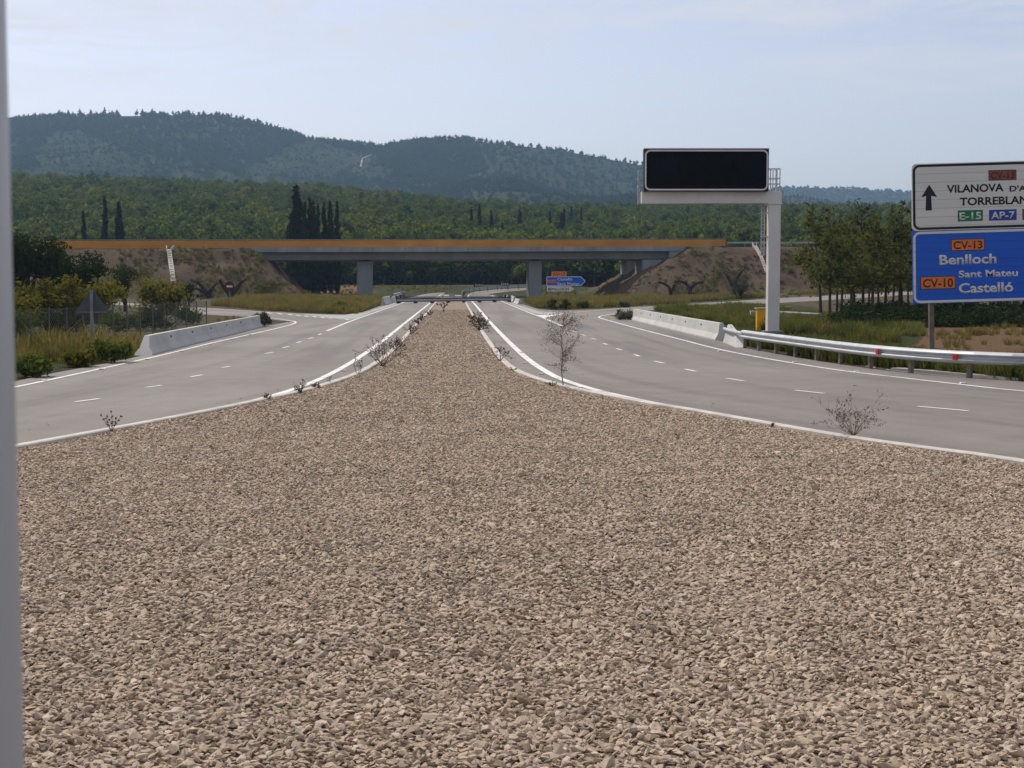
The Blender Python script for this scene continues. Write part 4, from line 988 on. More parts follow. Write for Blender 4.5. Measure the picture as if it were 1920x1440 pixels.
# gravel of real chips
def chip(seed):
    rng = np.random.default_rng(seed); bm = bmesh.new()
    for p in rng.normal(size=(13, 3)):
        p = p / np.linalg.norm(p) * (.8 + .3 * rng.random()); bm.verts.new((p[0] * .5 * (1 + .5 * rng.random()), p[1] * .40, p[2] * .24))
    q = bmesh.ops.convex_hull(bm, input=bm.verts)
    bmesh.ops.delete(bm, geom=[v for v in bm.verts if not v.link_faces], context='VERTS')
    me = bpy.data.meshes.new('chip'); bm.to_mesh(me); bm.free(); me.materials.append(M['stone']); return me
def gravel():
    out = []
    for y0, y1, sp in ((4.5, 24, .036), (24, 40, .048), (40, 75, .085), (75, 130, .16)):
        ys = np.arange(y0, y1, sp); hw = .46 * y1 + 3; xs = np.arange(-hw, hw, sp)
        x, y = np.meshgrid(xs, ys); x = x.ravel() + R0.normal(size=x.size) * sp * .42; y = y.ravel() + R0.normal(size=y.size) * sp * .42
        k = np.abs(x) < .43 * y + 2.2
        lx = np.interp(y, IY, ILX) + .08; rx = np.interp(y, IY, IRX) - .08
        k &= (x > lx) & (x < rx)
        big = R0.random(x.size)
        size = (.036 + .034 * R0.random(x.size) ** 2 + (big > .985) * .035) * (1 if sp < .04 else 1.15 if sp < .07 else 1.6)
        out.append(np.stack([x, y, size], -1)[k])
    A = np.concatenate(out); n = len(A)
    z = tz(A[:, 0], A[:, 1]) + .035 + (fbm(A[:, 0] / 2, A[:, 1] / 2, 71, 3) - .5) * .08 + .002 + R0.random(n) * .022
    rot = np.stack([R0.normal(size=n) * .36, R0.normal(size=n) * .36, R0.random(n) * 6.283], -1)
    s = A[:, 2][:, None] * np.stack([.85 + .4 * R0.random(n), .85 + .4 * R0.random(n), .7 + .6 * R0.random(n)], -1)
    scatter('gravel', np.stack([A[:, 0], A[:, 1], z], -1), rot, s, R0.integers(0, 10, n), [chip(i) for i in range(10)], 'beige crushed limestone gravel covering the traffic island')
    # a little loose grit on the asphalt just outside the kerbs
    print('gravel chips', n)
gravel()

# grasses
def tuft(seed, nb, h, spread, m, w=.012, heads=False):
    rng = np.random.default_rng(seed); V = []; Fq = []
    for i in range(nb):
        a = rng.random() * 6.28; r = spread * math.sqrt(rng.random()); b = np.array([math.cos(a) * r, math.sin(a) * r, -.02])
        hh = h * (.45 + .65 * rng.random()); ln = (rng.normal(size=2) * .28 + np.array([math.cos(a), math.sin(a)]) * .2) * hh
        t = rng.random() * 3.14; wv = np.array([math.cos(t), math.sin(t), 0]) * w * (.6 + .8 * rng.random())
        mid = b + np.array([ln[0] * .35, ln[1] * .35, hh * .6]); tip = b + np.array([ln[0], ln[1], hh])
        k = len(V); V += [b - wv, b + wv, mid + wv * .8, mid - wv * .8, tip - wv * (.2 if not heads else 1.1), tip + wv * (.2 if not heads else 1.1)]; Fq += [(k, k + 1, k + 2, k + 3), (k + 3, k + 2, k + 5, k + 4)]
    me = npmesh('tuft', np.array(V), np.array(Fq)); me.materials.append(m); return me
def grass(name, regions, sp, protos, smin, smax, label, maskseed=5, thr=.35, ysp=1.0):
    P = []
    for poly in regions:
        X = np.array([G(px, py)[:] for px, py in poly])[:, :2]
        x0, y0 = X.min(0); x1, y1 = X.max(0); nn = int((x1 - x0) * (y1 - y0) / sp ** 2)
        if nn > 400000: nn = 400000
        x = R0.uniform(x0, x1, nn); y = R0.uniform(y0, y1, nn); k = inpoly(x, y, X.tolist()) & (fbm(x / 2.2, y / 3.5, maskseed, 3) > thr)
        P.append(np.stack([x[k], y[k]], -1))
    P = np.concatenate(P); n = len(P); z = tz(P[:, 0], P[:, 1])
    s = smin + (smax - smin) * R0.random(n) * fbm(P[:, 0] / 3, P[:, 1] / 3, 7, 2) * 1.6
    scatter(name, np.column_stack([P, z]), np.stack([R0.normal(size=n) * .06, R0.normal(size=n) * .06, R0.random(n) * 6.28], -1), np.stack([s, s, s], -1), R0.integers(0, len(protos), n), protos, label); print(name, n)
gt = [tuft(i, 34, .5, .16, M['straw']) for i in range(3)] + [tuft(9, 40, .4, .2, M['grass'])]
gg = [tuft(20 + i, 46, .55, .2, M['weedgreen'], .016) for i in range(3)] + [tuft(29, 30, .6, .2, M['grass'])]
grass('straw_grass', [[(395, 573), (470, 556), (560, 556), (640, 562), (705, 562), (715, 571), (668, 589), (565, 586), (500, 582)], [(1010, 579), (985, 566), (1080, 560), (1200, 560), (1300, 560), (1430, 556), (1430, 559), (1300, 566), (1180, 574), (1060, 580)],
                        [(1480, 553), (1700, 541), (1700, 545), (1567, 552)], [(20, 660), (250, 650), (262, 664), (200, 678), (40, 700)]], .42, gt, .6, 1.9, 'dry straw coloured grass on the verges', 5, .36)
grass('green_weeds', [[(1225, 581), (1300, 579), (1420, 574), (1540, 596), (1720, 606), (1740, 640), (1640, 645), (1500, 630), (1372, 612)], [(560, 583), (640, 568), (712, 566), (716, 570), (668, 589), (600, 588)]], .36, gg + gt, .4, 1.35, 'green weeds on the roadside ground', 6, .46)
grass('guardrail_weeds', [[(1380, 643), (1420, 640), (1500, 655), (1620, 676), (1760, 690), (1990, 700), (1990, 722), (1760, 699), (1700, 694), (1575, 679), (1480, 665)]], .105, gg[:3] + gt[:1], .55, 1.3, 'weeds growing along the guardrail posts', 8, .4)
grass('soil_tufts', [[(1730, 640), (1760, 610), (1990, 604), (2050, 690), (1850, 676)], [(430, 595), (480, 596), (400, 632), (300, 640)]], .8, gt, .4, .9, 'sparse dry tufts on the reddish bare soil', 9, .5)
# scrub on the embankments: low dry bushes
eb = [lmesh('scrub', *leaves(np.random.default_rng(60 + i), [((0, 0, .2), (.5, .5, .3)), ((.35, .1, .15), (.35, .35, .25))], 60, .085), M['dry' if i != 1 else 'grey_shrub']) for i in range(4)]
def emb_scrub():
    P = []
    for (pa, pb_, py0, py1, cnt) in ((180, 560, 466, 556, 500), (1120, 1560, 462, 556, 600)):
        for i in range(cnt):
            q = G(rnd.uniform(pa, pb_), rnd.uniform(py0, py1))
            if q.y < 290 and fbm(q.x / 5, q.y / 5, 77, 2) > .42: P.append(q)
    n = len(P); s = .25 + .7 * R0.random(n) ** 1.6
    scatter('embankment_scrub', np.array([p[:] for p in P]), np.stack([np.zeros(n), np.zeros(n), R0.random(n) * 6.28], -1), np.stack([s, s, s * .8], -1), R0.integers(0, 4, n), eb, 'low dry scrub dotted over the embankment slopes')
emb_scrub()

# woodland behind the overpass and up the slope
wp = []
for i in range(7):
    H = 9.0; wp.append(joined(*(pine_parts(100 + i, H, 460, .33, M['wood_leaf'], .2, .28) if i < 4 else round_parts(100 + i, H * .9, H * .85, 480, .38, M['wood_leaf'], M['bark'], .1))))
for i in range(3): wp.append(joined(*pine_parts(120 + i, 9.0, 460, .33, M['pine'], .2, .28)))  # darker needles for the front rows, their shade put into the leaf colour
hp = []
for i in range(5):
    H = 8.0; T, C = pine_parts(140 + i, H, 60, .95, M['hill_leaf'], .12, .30); hp.append(C)
def woods():
    P = []
    for y0, y1, sp in ((300, 345, 3.1), (345, 480, 3.6), (480, 640, 4.4), (640, 900, 5.4)):
        ys = np.arange(y0, y1, sp); xs = np.arange(-.45 * y1, .45 * y1, sp); x, y = np.meshgrid(xs, ys)
        x = x.ravel() + R0.normal(size=x.size) * sp * .35; y = y.ravel() + R0.normal(size=y.size) * sp * .35
        P.append(np.stack([x, y], -1))
    P = np.concatenate(P); x, y = P[:, 0], P[:, 1]; px = 960 + F * x / y
    edge = np.interp(px, [0, 480, 560, 700, 800, 1000, 1060, 1200, 1300, 1500, 1900], [298, 298, 335, 338, 342, 345, 330, 304, 296, 292, 292]) + (fbm(x / 14, y * 0, 81, 2) - .5) * 14
    k = (y > edge) & (np.abs(px - 960) < 1200)
    P = P[k]; x, y = P[:, 0], P[:, 1]; n = len(P); z = tz(x, y)
    s = (.62 + .75 * R0.random(n) ** 1.5 + .45 * (fbm(x / 30, y / 30, 83, 3) - .5)) * np.interp(y, [300, 350, 480, 900], [.95, 1.0, .9, .85])
    under = (R0.random(n) < .0)
    scatter('woodland', np.column_stack([P, z]), np.stack([R0.normal(size=n) * .04, R0.normal(size=n) * .04, R0.random(n) * 6.28], -1), np.stack([s * 1.05, s * 1.05, s], -1), np.where((y < 362) & (R0.random(n) < .62), R0.integers(7, 10, n), R0.integers(0, 7, n)), wp, 'dense green pine woodland covering the slope behind the overpass'); print('wood', n)
    # undergrowth that closes the gaps between the front trunks
    m_ = 2600; xx = R0.uniform(-.42, .42, m_); yy = R0.uniform(298, 372, m_); x = xx * yy; px = 960 + F * xx
    ed = np.interp(px, [0, 480, 560, 700, 800, 1000, 1060, 1200, 1300, 1500, 1900], [298, 298, 337, 340, 344, 347, 332, 304, 296, 292, 292])
    k = yy > ed + 2; x, yy = x[k], yy[k]; n = len(x); s = 1.2 + 1.6 * R0.random(n)
    bush = [lmesh('bush', *leaves(np.random.default_rng(90 + i), [((0, 0, .5), (.8, .8, .6)), ((.5, .2, .3), (.6, .6, .4))], 150, .16), M['pine']) for i in range(3)]
    scatter('undergrowth', np.column_stack([x, yy, tz(x, yy)]), np.stack([np.zeros(n), np.zeros(n), R0.random(n) * 6.28], -1), np.stack([s, s, s], -1), R0.integers(0, 3, n), bush, 'dark undergrowth below the woodland trees')
woods()
CLEAR = [[(45, 335), (75, 275), (100, 252), (150, 246), (190, 262), (240, 298), (285, 335)], [(440, 335), (475, 302), (540, 278), (580, 264), (640, 278), (705, 296), (735, 335)]]
def hillwoods():
    n0 = 60000; yy = np.sqrt(R0.uniform(1350 ** 2, 2440 ** 2, n0)); a = R0.uniform(-.42, .42, n0); x = a * yy; z = tz(x, yy); px, py = proj(x, yy, z)
    f = fbm(x / 160, yy / 260, 91, 4); f2 = fbm(x / 40, yy / 40, 92, 3)
    p = .18 + .8 * sstep(.40, .6, f) + .25 * sstep(300, 240, py)
    cl = np.zeros(n0, bool)
    for c in CLEAR: cl |= inpoly(px + (f2 - .5) * 60, py + (f2 - .5) * 26, c)
    p = np.where(cl, .20 + .3 * sstep(.5, .62, f2), p); p = np.where((px > 224) & (px < 264) & (py < 226), 0, p); p = np.where((px > 318) & (px < 328) & (py < 224), 0, p)
    k = R0.random(n0) < p * .8; x, yy, z = x[k], yy[k], z[k]; n = len(x); s = (.6 + .55 * R0.random(n)) * np.where(cl[k], .55, 1)
    scatter('hill_woods', np.column_stack([x, yy, z - .3]), np.stack([R0.normal(size=n) * .05, R0.normal(size=n) * .05, R0.random(n) * 6.28], -1), np.stack([s * 1.15, s * 1.15, s], -1), R0.integers(0, 5, n), hp, 'far pine woods covering the hazy blue hills'); print('hill', n)
    n0 = 9000; yy = R0.uniform(3000, 3950, n0); a = R0.uniform(.05, .42, n0); x = a * yy; z = tz(x, yy); s = .8 + .5 * R0.random(n0)
    scatter('far_ridge_woods', np.column_stack([x, yy, z - .3]), np.zeros((n0, 3)), np.stack([s * 1.6, s * 1.6, s * .9], -1), R0.integers(0, 5, n0), hp, 'trees on the low far ridge at the right')
hillwoods()
ORD = ['first', 'second', 'third', 'fourth', 'fifth', 'sixth', 'seventh', 'eighth', 'ninth', 'tenth', 'eleventh', 'twelfth', 'thirteenth', 'fourteenth', 'fifteenth', 'sixteenth', 'seventeenth', 'eighteenth', 'nineteenth', 'twentieth']
sk0 = [pine_parts(200 + i, 8.5, 130, .75, M['hill_leaf'], .28, .30, tr=.02) for i in range(3)]
first = []
for i, (px, hpx) in enumerate([(43, 8), (56, 7), (66, 8), (78, 10), (92, 6), (107, 8), (123, 12), (139, 12), (161, 13), (181, 12), (197, 6), (207, 15), (221, 10), (229, 12), (266, 11), (277, 12), (283, 8), (295, 12), (308, 8), (333, 9)]):
    D = DR - 10; x = (px - 960) / F * D / .997; q = Vector((x, D, gz(x, D) - .5)); H = hpx * D / F * 1.15; lab = 'skyline pine on the left hill, %s tree from the grey post' % ORD[i]
    if len(first) < 3: first.append(put('skyline_pine', sk0[i], lab, 'tree', q, 'pines standing on the hill skyline', sc=H / 8.5))
    else: dup(first[i % 3], q, rnd.random() * 6, H / 8.5, lab, .9 if hpx < 14 else .6)
# pale track on the saddle
tk = [(676, 304), (677.5, 297), (679, 291), (690, 288), (703, 285)]
mb = MB(); ribbon(mb, resample(Gs_far := [Vector(at(px, py, 2330 - (py - 285) * 9)) for px, py in tk], step=8), 2.6, 1.0)
tag(mb.build('dirt_track', M['conc_b']), kind='structure')

# cypresses
def cyp(px, top, base, wpx, D, label, seed, conic=1.0, group='dark cypresses behind the overpass'):
    k = D / F; a = ray(px, 450); x = a[0] / a[1] * D; zb = gz(x, D); zt = yz(top, D); H = zt - zb; Wd = wpx * k * 1.35
    return put('cypress', cypress_parts(seed, H, Wd, 3600, max(.17, Wd * .075), conic), label, 'tree', (x, D, zb), group)
C8 = [(557, 347, 42, 286, 'broadest and tallest cypress at the left end of the dark row above the parapet', 1.), (572, 374, 20, 283, 'pointed cypress leaning against the broad tallest one on its right', 1.), (581, 366, 16, 287, 'tall cypress just right of the broadest one in the dark row', .8), (588, 373, 18, 284, 'dense cypress in the middle of the dark row above the parapet', .8), (596, 380, 16, 282, 'lowest cypress of the dark row, just left of its gap', .8),
      (608, 375, 15, 285, 'cypress just right of the gap in the dark row', .8), (620, 371, 15, 287, 'second cypress from the right end of the dark row', .8), (632, 373, 11, 284, 'slimmest cypress at the right end of the dark row', .8)]
for i, (px, top, w, D, lab, cn) in enumerate(C8): cyp(px, top, 448, w, D, lab, 300 + i, cn)
for i, (px, top, w, lab) in enumerate([(197.5, 362, 13, 'narrow dark cypress above the left parapet, left one of the pair'), (224, 375, 22, 'broader dark cypress above the left parapet, right one of the pair'), (157, 390, 11, 'short dark cypress above the left parapet, left of the pair')]): cyp(px, top, 446, w, 312, lab, 320 + i, .8)
C10 = [(851, 408, 420, 5, 'smallest slim cypress at the left end of the wooded slope row'), (884, 387, 419, 7, 'slim cypress on the slope, left one of the tall neighbouring pair'), (899, 380, 421, 6.5, 'tallest slim cypress on the slope, right one of the neighbouring pair'), (921, 393, 419, 8, 'slim cypress on the slope right of the tall pair'), (942, 417, 428, 5, 'tiny low cypress standing below the slope row'),
       (974.5, 387, 414, 10, 'stout isolated cypress in the middle of the slope'), (1031, 395, 418, 7.5, 'slim cypress on the slope left of the leaning double one'), (1053, 398, 420, 10, 'blunt cypress paired with a pointed one on the slope'), (1057.5, 389, 420, 7, 'pointed cypress of the close pair on the slope'), (1072, 385, 407, 7, 'high cypress near the upper edge of the wooded slope'), (1090, 387, 405, 5, 'rightmost slim cypress at the upper edge of the slope')]
for i, (px, top, base, w, lab) in enumerate(C10):
    D = 345 + 6. ; k = (base - 402) / 40.0
    for D in np.arange(352, 840, 2.0):
        x = ray(px, base)[0] / ray(px, base)[1] * D; zb = gz(x, D)
        if proj(x, D, zb + 8.8)[1] < base: break
    zt = yz(top, D)
    put('cypress', cypress_parts(340 + i, zt - zb, w * D / F * 1.5, 1500, max(.26, w * D / F * .11), .7), lab, 'tree', (x, D, zb), 'slim cypresses on the wooded slope')

# pine grove on the right
gpn = [pine_parts(400 + i, 7.6, 2300, .085, M['grove'], .36, .215, tr=.0125, nl=30, shell=.0) for i in range(4)]
GROVE = [(1482, 600, 7.0), (1497, 607, 6.8), (1505, 598, 6.5), (1512, 603, 7.2), (1524, 606, 7.2), (1541, 597, 7.8), (1556, 606, 7.0), (1571, 595, 7.6), (1578, 603, 6.8), (1592, 607, 7.6), (1602, 592, 8.2), (1618, 600, 7.6), (1629, 594, 8.4), (1638, 606, 7.2), (1648, 597, 8.4), (1662, 602, 7.2), (1676, 590, 8.2), (1684, 606, 7.4), (1694, 596, 8.0), (1706, 604, 7.0)]
GROVE = [(a + rnd.uniform(-4, 4), b + rnd.uniform(-6, 5), c) for a, b, c in GROVE if a >= 1541]
gl = ['leftmost slender pine of the grove right of the gantry'] + ['slender pine in the grove right of the gantry, %s trunk from the gantry column' % ORD[i] for i in range(1, len(GROVE))]
gf = []
for i, (px, by, H) in enumerate(GROVE):
    q = G(px, by); q.z -= .05
    if i < 4: gf.append(put('pine_tree', gpn[i], gl[i], 'tree', q, 'slender pines of the roadside grove', sc=H / 7.6))
    else: dup(gf[(i * 3 + 1) % 4], q, rnd.random() * 6.28, H / 7.6 * rnd.uniform(.86, 1.1), gl[i], .8 + .5 * rnd.random())
for i in range(26):
    px = 1715 + i * 12.5 + rnd.uniform(-9, 9); by = rnd.choice([584, 590, 598, 606]) + rnd.uniform(-2, 2); q = G(px, by)
    dup(gf[i % 4], q, rnd.random() * 6.28, .85 + .35 * rnd.random(), 'slender pine standing in the dense grove behind the big double sign', 1.0)
gu = [lmesh('bush', *leaves(np.random.default_rng(480 + i), [((0, 0, .3), (.5, .5, .4)), ((.3, .2, .2), (.4, .4, .3))], 260, .055), M['carob']) for i in range(3)]
def grove_floor():
    n = 420; px = R0.uniform(1590, 2080, n); py = R0.uniform(588, 614, n); P = np.array([G(a, b)[:] for a, b in zip(px, py)]); s = .7 + 1.0 * R0.random(n)
    scatter('grove_undergrowth', P, np.stack([np.zeros(n), np.zeros(n), R0.random(n) * 6.28], -1), np.stack([s * 1.3, s * 1.3, s], -1), R0.integers(0, 3, n), gu, 'dark green undergrowth on the floor of the pine grove')
grove_floor()

# trees and shrubs on the left, stumpy pruned trees
def tree_px(name, px, top, base, wpx, m, label, cat, seed, n=2200, D=None, group=None, lf=.022, low=.12, bm=None, squash=.8):
    q = G(px, base) if D is None else Vector((ray(px, base)[0] / ray(px, base)[1] * D, D, 0))
    if D is not None: q.z = gz(q.x, q.y)
    k = q.y / F; H = (yz(top, q.y) - q.z) * 1.04; Wd = wpx * k
    return put(name, round_parts(seed, H, Wd, n, max(.05, Wd * lf), m, bm, low, squash=squash), label, cat, q, group)
tree_px('carob_tree', 55, 436, 596, 165, M['carob'], 'tall dark green tree beside the grey post on the left', 'tree', 500, 6500, lf=.02)
tree_px('carob_tree', 138, 456, 592, 130, M['carob'], 'broad dark green tree left of the embankment, right of the tallest one', 'tree', 501, 5500, lf=.021)
tree_px('carob_tree', 234, 495, 584, 62, M['carob'], 'small dark tree with bare trunk leaning right, below the parapet', 'tree', 502, 2400, low=.3)
for i, (px, top, base, w, lab) in enumerate([(20, 530, 612, 130, 'yellowish shrub at the far left beside the grey post'), (85, 520, 608, 130, 'yellowish shrub in front of the dark trees, left of the warning sign'), (140, 516, 606, 120, 'tallest yellowish shrub directly behind the warning sign'), (195, 516, 604, 115, 'yellowish shrub right behind the warning sign'), (300, 526, 590, 110, 'yellow green shrub below the white drainage chute')]):
    tree_px('yellow_shrub', px, top, base, w, M['yellow'], lab, 'shrub', 510 + i, 4200, group='yellowish shrubs behind the fence', low=-.12, lf=.021)
for i, (px, top, base, w, lab) in enumerate([(30, 588, 640, 120, 'low grey green bush behind the fence beside the grey post'), (110, 592, 636, 110, 'low dark bush behind the fence left of the warning sign'), (215, 588, 630, 100, 'low dark bush behind the fence right of the warning sign'), (290, 586, 620, 90, 'low bush behind the fence under the yellow green shrub'), (350, 577, 608, 60, 'low bush where the fence meets the slip road')]):
    tree_px('hedge_bush', px, top, base, w, M['carob' if i % 2 else 'shrub'], lab, 'bush', 520 + i, 1800, group='low bushes behind the fence', low=.0, lf=.02)
for i, (px, top, base, w, m_, lab) in enumerate([(62, 660, 707, 66, 'shrub', 'green bush at the road edge beside the grey post'), (215, 636, 680, 74, 'shrub', 'green bush at the road edge left of the white barrier'), (150, 655, 688, 60, 'yellow', 'straw coloured bush at the road edge between two green bushes'), (495, 590, 613, 36, 'grey_shrub', 'grey green shrub at the far end of the left white barrier'), (640, 565, 586, 40, 'shrub', 'dark green bush on the verge between slip road and carriageway'),
        (1035, 563, 581, 26, 'shrub', 'small green bush at the tip of the right verge, leftmost of its row'), (1060, 563, 581, 24, 'shrub', 'small green bush at the tip of the right verge, beside the leftmost'), (1093, 566, 580, 28, 'shrub', 'small green bush on the right verge below the ramp slope'), (1170, 566, 577, 24, 'grey_shrub', 'grey bush on the right verge near the pruned trees'), (1172, 580, 600, 40, 'grey_shrub', 'scrubby pile of dry weeds at the tip of the right white barrier'), (1390, 513, 560, 46, 'grey_shrub', 'pale grey bush below the right drainage chute'), (355, 528, 575, 44, 'carob', 'dark bush on the embankment foot left of the stumpy trees')]):
    tree_px('bush', px, top, base, w, M[m_], lab, 'bush', 540 + i, 1500, group='bushes along the verges', low=.0, lf=.022)
def stump(px, base, arms, label, seed, wpx=7, sprigs=220):
    q = G(px, base); k = q.y / F; r = thing('pruned_tree', label, 'tree', q, 'hard pruned stumpy trees by the embankments'); rng = np.random.default_rng(seed); lobes = []; b = MB()
    fork = None
    for ai, pts in enumerate(arms):
        P = [Vector(((x - px) * k, rng.normal() * .25 * i, (base - y) * k)) for i, (x, y) in enumerate(pts)]
        P[0].y = 0; n = len(P); b.tube(smoothpts(P, 1), [wpx * .5 * k * (1.15 - .6 * i / (2 * n - 2)) for i in range(len(smoothpts(P, 1)))], 8)
        for p in P[1:]: lobes.append((np.array(p[:]) + rng.normal(size=3) * .15, (.45, .45, .4)))
    b.build('trunk', M['bark_d'], r, smooth=True); V, Fq = leaves(rng, lobes, sprigs, .09, 1.6, .2); link('sprigs', lmesh('sprigs', V, Fq, M['carob']), r)
stump(388, 555, [[(390, 557), (389, 548), (378, 537), (372, 528)], [(390, 550), (398, 540), (406, 531)], [(389, 552), (380, 545), (370, 541)]], 'dark stumpy tree with crossing limbs left of the no entry sign', 1, 9)
stump(432, 562, [[(433, 565), (432, 552), (420, 538), (416, 525)], [(433, 552), (444, 541), (452, 529), (458, 526)], [(433, 556), (432, 545), (433, 533)]], 'dark Y shaped stumpy tree behind the no entry sign', 2, 10)
stump(1258, 556, [[(1258, 557), (1257, 542), (1248, 533), (1236, 529)], [(1258, 546), (1263, 538), (1266, 531)]], 'leaning stumpy tree, left one of the right pair before the slope', 3, 7)
stump(1294, 550, [[(1293, 552), (1294, 540), (1286, 530), (1272, 526)], [(1294, 540), (1304, 531), (1320, 528)]], 'T shaped stumpy tree, right one of the pair before the right slope', 4, 8)
stump(1374, 536, [[(1374, 537), (1368, 526), (1362, 514), (1359, 512)], [(1375, 536), (1381, 522), (1388, 509), (1394, 506)]], 'V shaped stumpy tree high on the right slope near the gantry', 5, 7, 60)

# weeds on the kerbs and the gravel
def weed(px, base, hpx, wpx, label, seed, style='branchy', m='dark_dry', nst=7, name='dry_weed', leafn=160, lean=0, depth=2, rbk=1):
    q = G(px, base); q.z += .05; k = q.y / F; H = hpx * k; Wd = wpx * k; rng = np.random.default_rng(seed)
    r = thing(name, label, 'weed', q, 'weeds growing on the kerbs and gravel'); b = MB(); tips = []
    rb = max(.005, .62 * k); leafn = int(leafn * 2.4)
    def grow(p, d, ln, rad, depth):
        P = [p]; c = p.copy(); dd = d.copy(); ns = 4
        for i in range(ns):
            dd = (dd + rng.normal(size=3) * .16 + np.array([0, 0, .03])); dd /= np.linalg.norm(dd); c = c + dd * ln / ns; P.append(c.copy())
            if i >= 1: tips.append(c.copy())
            if depth > 0 and i >= 1 and rng.random() < .85:
                a = rng.normal(size=3); a -= dd * a.dot(dd); a /= np.linalg.norm(a) + 1e-9; grow(c.copy(), dd * .75 + a * .65, ln * (.35 + .25 * rng.random()), rad * .6, depth - 1)
        b.tube([x.tolist() for x in P], [rad * (1 - .6 * i / ns) for i in range(ns + 1)], 4, False)
    z3 = np.zeros(3)
    if style == 'sapling':
        P = [np.array([rng.normal() * .015, rng.normal() * .015, H * t]) for t in np.linspace(0, 1, 9)]; b.tube([p.tolist() for p in P], [rb * 1.7 * (1.1 - t) for t in np.linspace(0, 1, 9)], 5)
        for i in range(46):
            t = .22 + .74 * i / 45; a = rng.random() * 6.28; ln = Wd * .5 * (math.sin(math.pi * min(1, (t - .12) * 1.0)) ** .8) * (.55 + .5 * rng.random())
            grow(np.array([0, 0, H * t]), np.array([math.cos(a), math.sin(a), .45 + .5 * t]), ln, rb * .55, 1)
    elif style == 'round':
        for i in range(nst * 4):
            a = rng.random() * 6.28; e = rng.random() ** .7; grow(z3, np.array([math.cos(a) * e, math.sin(a) * e, .35 + (1 - e)]), H * (.75 + .3 * rng.random()), rb * .5, 1)
    else:
        for i in range(nst):
            a = 6.28 * (i + rng.random()) / nst; e = (.35 + .75 * rng.random()) * Wd / H * .5 * 1.5; grow(z3, np.array([math.cos(a) * e + lean, math.sin(a) * e, 1.0]), H * (.6 + .45 * rng.random()), rb * rbk, depth)
    b.build('stems', M['stem'], r, smooth=False)
    T = np.array(tips); kk = rng.integers(0, len(T), leafn); c = T[kk]; n = leafn
    V, Fq = leaves(rng, [(p, (.02, .02, .02)) for p in c[:1]], n, 1.0); V = V.reshape(n, 4, 3); ctr = V.mean(1, keepdims=True); V = (V - ctr) * max(.010, .85 * k) + (c + rng.normal(size=(n, 3)) * H * .02)[:, None, :]
    link('leaves', lmesh('leaves', V.reshape(-1, 3), Fq, M[m]), r); return r
weed(210, 816, 42, 34, 'dark V shaped weed on the left kerb nearest the grey post', 1, nst=6, leafn=110, depth=0)
weed(501, 755, 10, 13, 'tiny dark tuft on the left kerb, nearest of the two tiny ones', 2, 'round', leafn=120, nst=3)
weed(563, 743, 20, 28, 'small double tuft on the left kerb between two tiny ones', 3, nst=9, leafn=160, m='dry')
weed(592, 733.5, 10, 11, 'tiny ball shaped tuft on the left kerb right of the double tuft', 4, 'round', leafn=140, nst=3)
weed(621, 724, 14, 10, 'wispy thin weed on the left kerb beyond the tiny ball tuft', 5, nst=2, leafn=14, m='dry')
weed(671, 707, 26, 22, 'thin Y shaped weed on the left kerb before the largest bush', 6, nst=3, leafn=60)
weed(717, 691, 46, 76, 'largest branching dry bush on the left kerb', 7, nst=13, leafn=420)
weed(743, 660, 20, 22, 'round grey tuft on the left kerb just behind the largest bush', 8, 'round', leafn=320, nst=4, m='dry')
weed(770, 629, 17, 17, 'dark tuft on the left kerb beyond the round grey one', 9, 'round', leafn=200, nst=3)
weed(784, 610, 10, 14, 'low dark weed on the left kerb casting a long shadow, nearer one', 10, nst=6, leafn=120)
weed(789, 604, 10, 12, 'low dark weed on the left kerb casting a long shadow, farther one', 11, nst=6, leafn=120)
weed(806, 592, 8, 9, 'faint little weed on the far end of the left kerb', 12, nst=4, leafn=60)
weed(832, 587, 18, 14, 'lone reddish weed in the middle of the gravel strip near the closure', 13, nst=3, leafn=110, m='dry')
weed(898, 622, 25, 32, 'dense round bush on the right kerb', 14, 'round', leafn=700, nst=8)
weed(884, 600, 8, 16, 'flat weed on the right kerb just behind the dense round bush', 15, nst=6, leafn=120)
weed(938, 681, 32, 34, 'forked dark weed on the right kerb', 16, nst=6, leafn=150)
weed(1055, 730, 130, 100, 'tall wispy sapling on the right kerb', 17, 'sapling', leafn=900, name='sapling', m='dry')
weed(1600, 824, 66, 128, 'wide dry bush with dark pods on the right kerb', 18, nst=26, leafn=330, m='dark_dry', rbk=.6)
weed(1449, 806, 6, 14, 'tiny flat tuft on the gravel beside the right kerb', 19, 'round', leafn=70, nst=2)
weed(963, 700, 8, 14, 'small sprig on the right kerb between forked weed and sapling', 20, nst=4, leafn=40)
weed(1035, 728, 8, 26, 'low litter of dry twigs at the foot of the tall sapling', 21, nst=9, leafn=110)
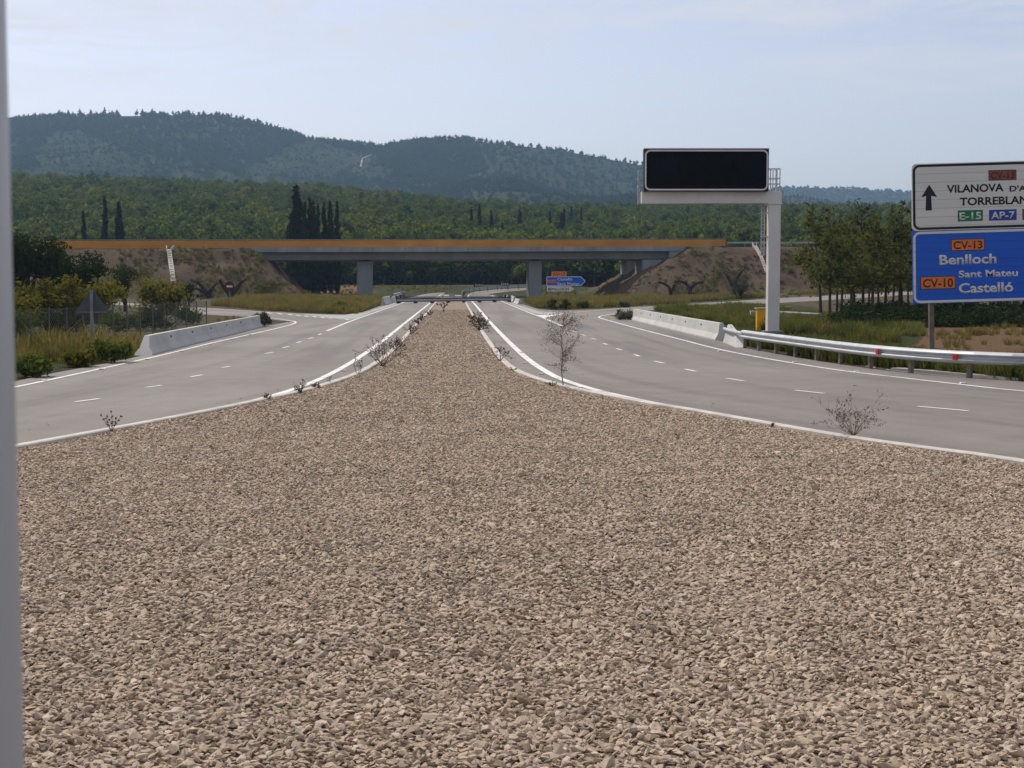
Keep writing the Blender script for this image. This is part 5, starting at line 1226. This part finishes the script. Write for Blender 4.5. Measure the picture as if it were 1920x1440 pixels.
# chips spilled over the kerb onto the asphalt
def spill():
    P = []
    for K, side in ((kr, 1), (kl, -1)):
        for p in resample(K, step=.05):
            if 9 < p.y < 60 and rnd.random() < (.55 if side > 0 else .2):
                d = abs(rnd.gauss(0, .8)) + .14; a = fbm(p.x / 2, p.y / 3, 99, 2)
                if a > .42: P.append((p.x + side * d * rnd.uniform(.5, 1), p.y + d * rnd.uniform(-.5, .5), .02))
    n = len(P); s_ = .016 + .026 * R0.random(n) ** 2
    scatter('spilled_gravel', np.array(P), np.stack([R0.normal(size=n) * .2, R0.normal(size=n) * .2, R0.random(n) * 6.28], -1), np.stack([s_, s_, s_], -1), R0.integers(0, 10, n), [chip(i) for i in range(10)], 'loose gravel chips spilled over the kerbs onto the asphalt')
spill()
def emb_grass():
    P = []
    for (pa, pb_, py0, py1, cnt) in ((150, 570, 466, 560, 2600), (1100, 1560, 462, 558, 3000), (480, 1080, 527, 556, 2500)):
        for i in range(cnt):
            px, py = rnd.uniform(pa, pb_), rnd.uniform(py0, py1)
            if cnt == 3000 and px < 1262 and py > 480 and py < 556: continue
            if cnt == 2500 and (860 < px < 1010 or 690 < px < 870 and py > 548): continue
            q = G(px, py)
            if (q.y < 290 or cnt == 2500 and q.y < 342) and fbm(q.x / 4, q.y / 6, 78, 3) > (.46 if cnt == 2500 else .55): P.append(q)
    n = len(P); s = .35 + .75 * R0.random(n)
    scatter('bank_grass', np.array([p[:] for p in P]), np.stack([np.zeros(n), np.zeros(n), R0.random(n) * 6.28], -1), np.stack([s * 1.2, s * 1.2, s], -1), R0.integers(0, 4, n), gt[:3] + gg[1:2], 'thin dry grass on the earth banks by the overpass')
emb_grass()
# stones under the guardrail
for i, (px, py, s_) in enumerate([(1493, 672, 5), (1502, 674, 6), (1517, 676.5, 6), (1530, 677, 5), (1590, 683.5, 6), (1606, 688, 5), (1625, 688, 8), (1640, 690, 9), (1652, 693, 10), (1662, 694, 9), (1645, 686, 6), (1670, 691, 7)]):
    q = G(px, py); me = chip(700 + i); me.materials.clear(); me.materials.append(M['conc']); o = link('rock', me); o.location = q; k = s_ * q.y / F; o.scale = (k * 1.2, k, k * 1.4); o.rotation_euler = (0, 0, i)
    tag(o, 'pale stone on the ground below the guardrail', 'rock', 'pale stones below the guardrail')

# ------------------------------------------------------------------ haze
m, t, o = mat('haze_air'); pv = N(t, 'ShaderNodeVolumePrincipled'); pv.inputs['Color'].default_value = (.45, .70, 1, 1); pv.inputs['Density'].default_value = HAZE; pv.inputs['Anisotropy'].default_value = .25
L(t, pv.outputs[0], o.inputs['Volume'])
hb = MB(); hb.box((-2600, -60, -3), (2600, 5150, 330)); hz_ = hb.build('haze', m); tag(hz_, kind='stuff')
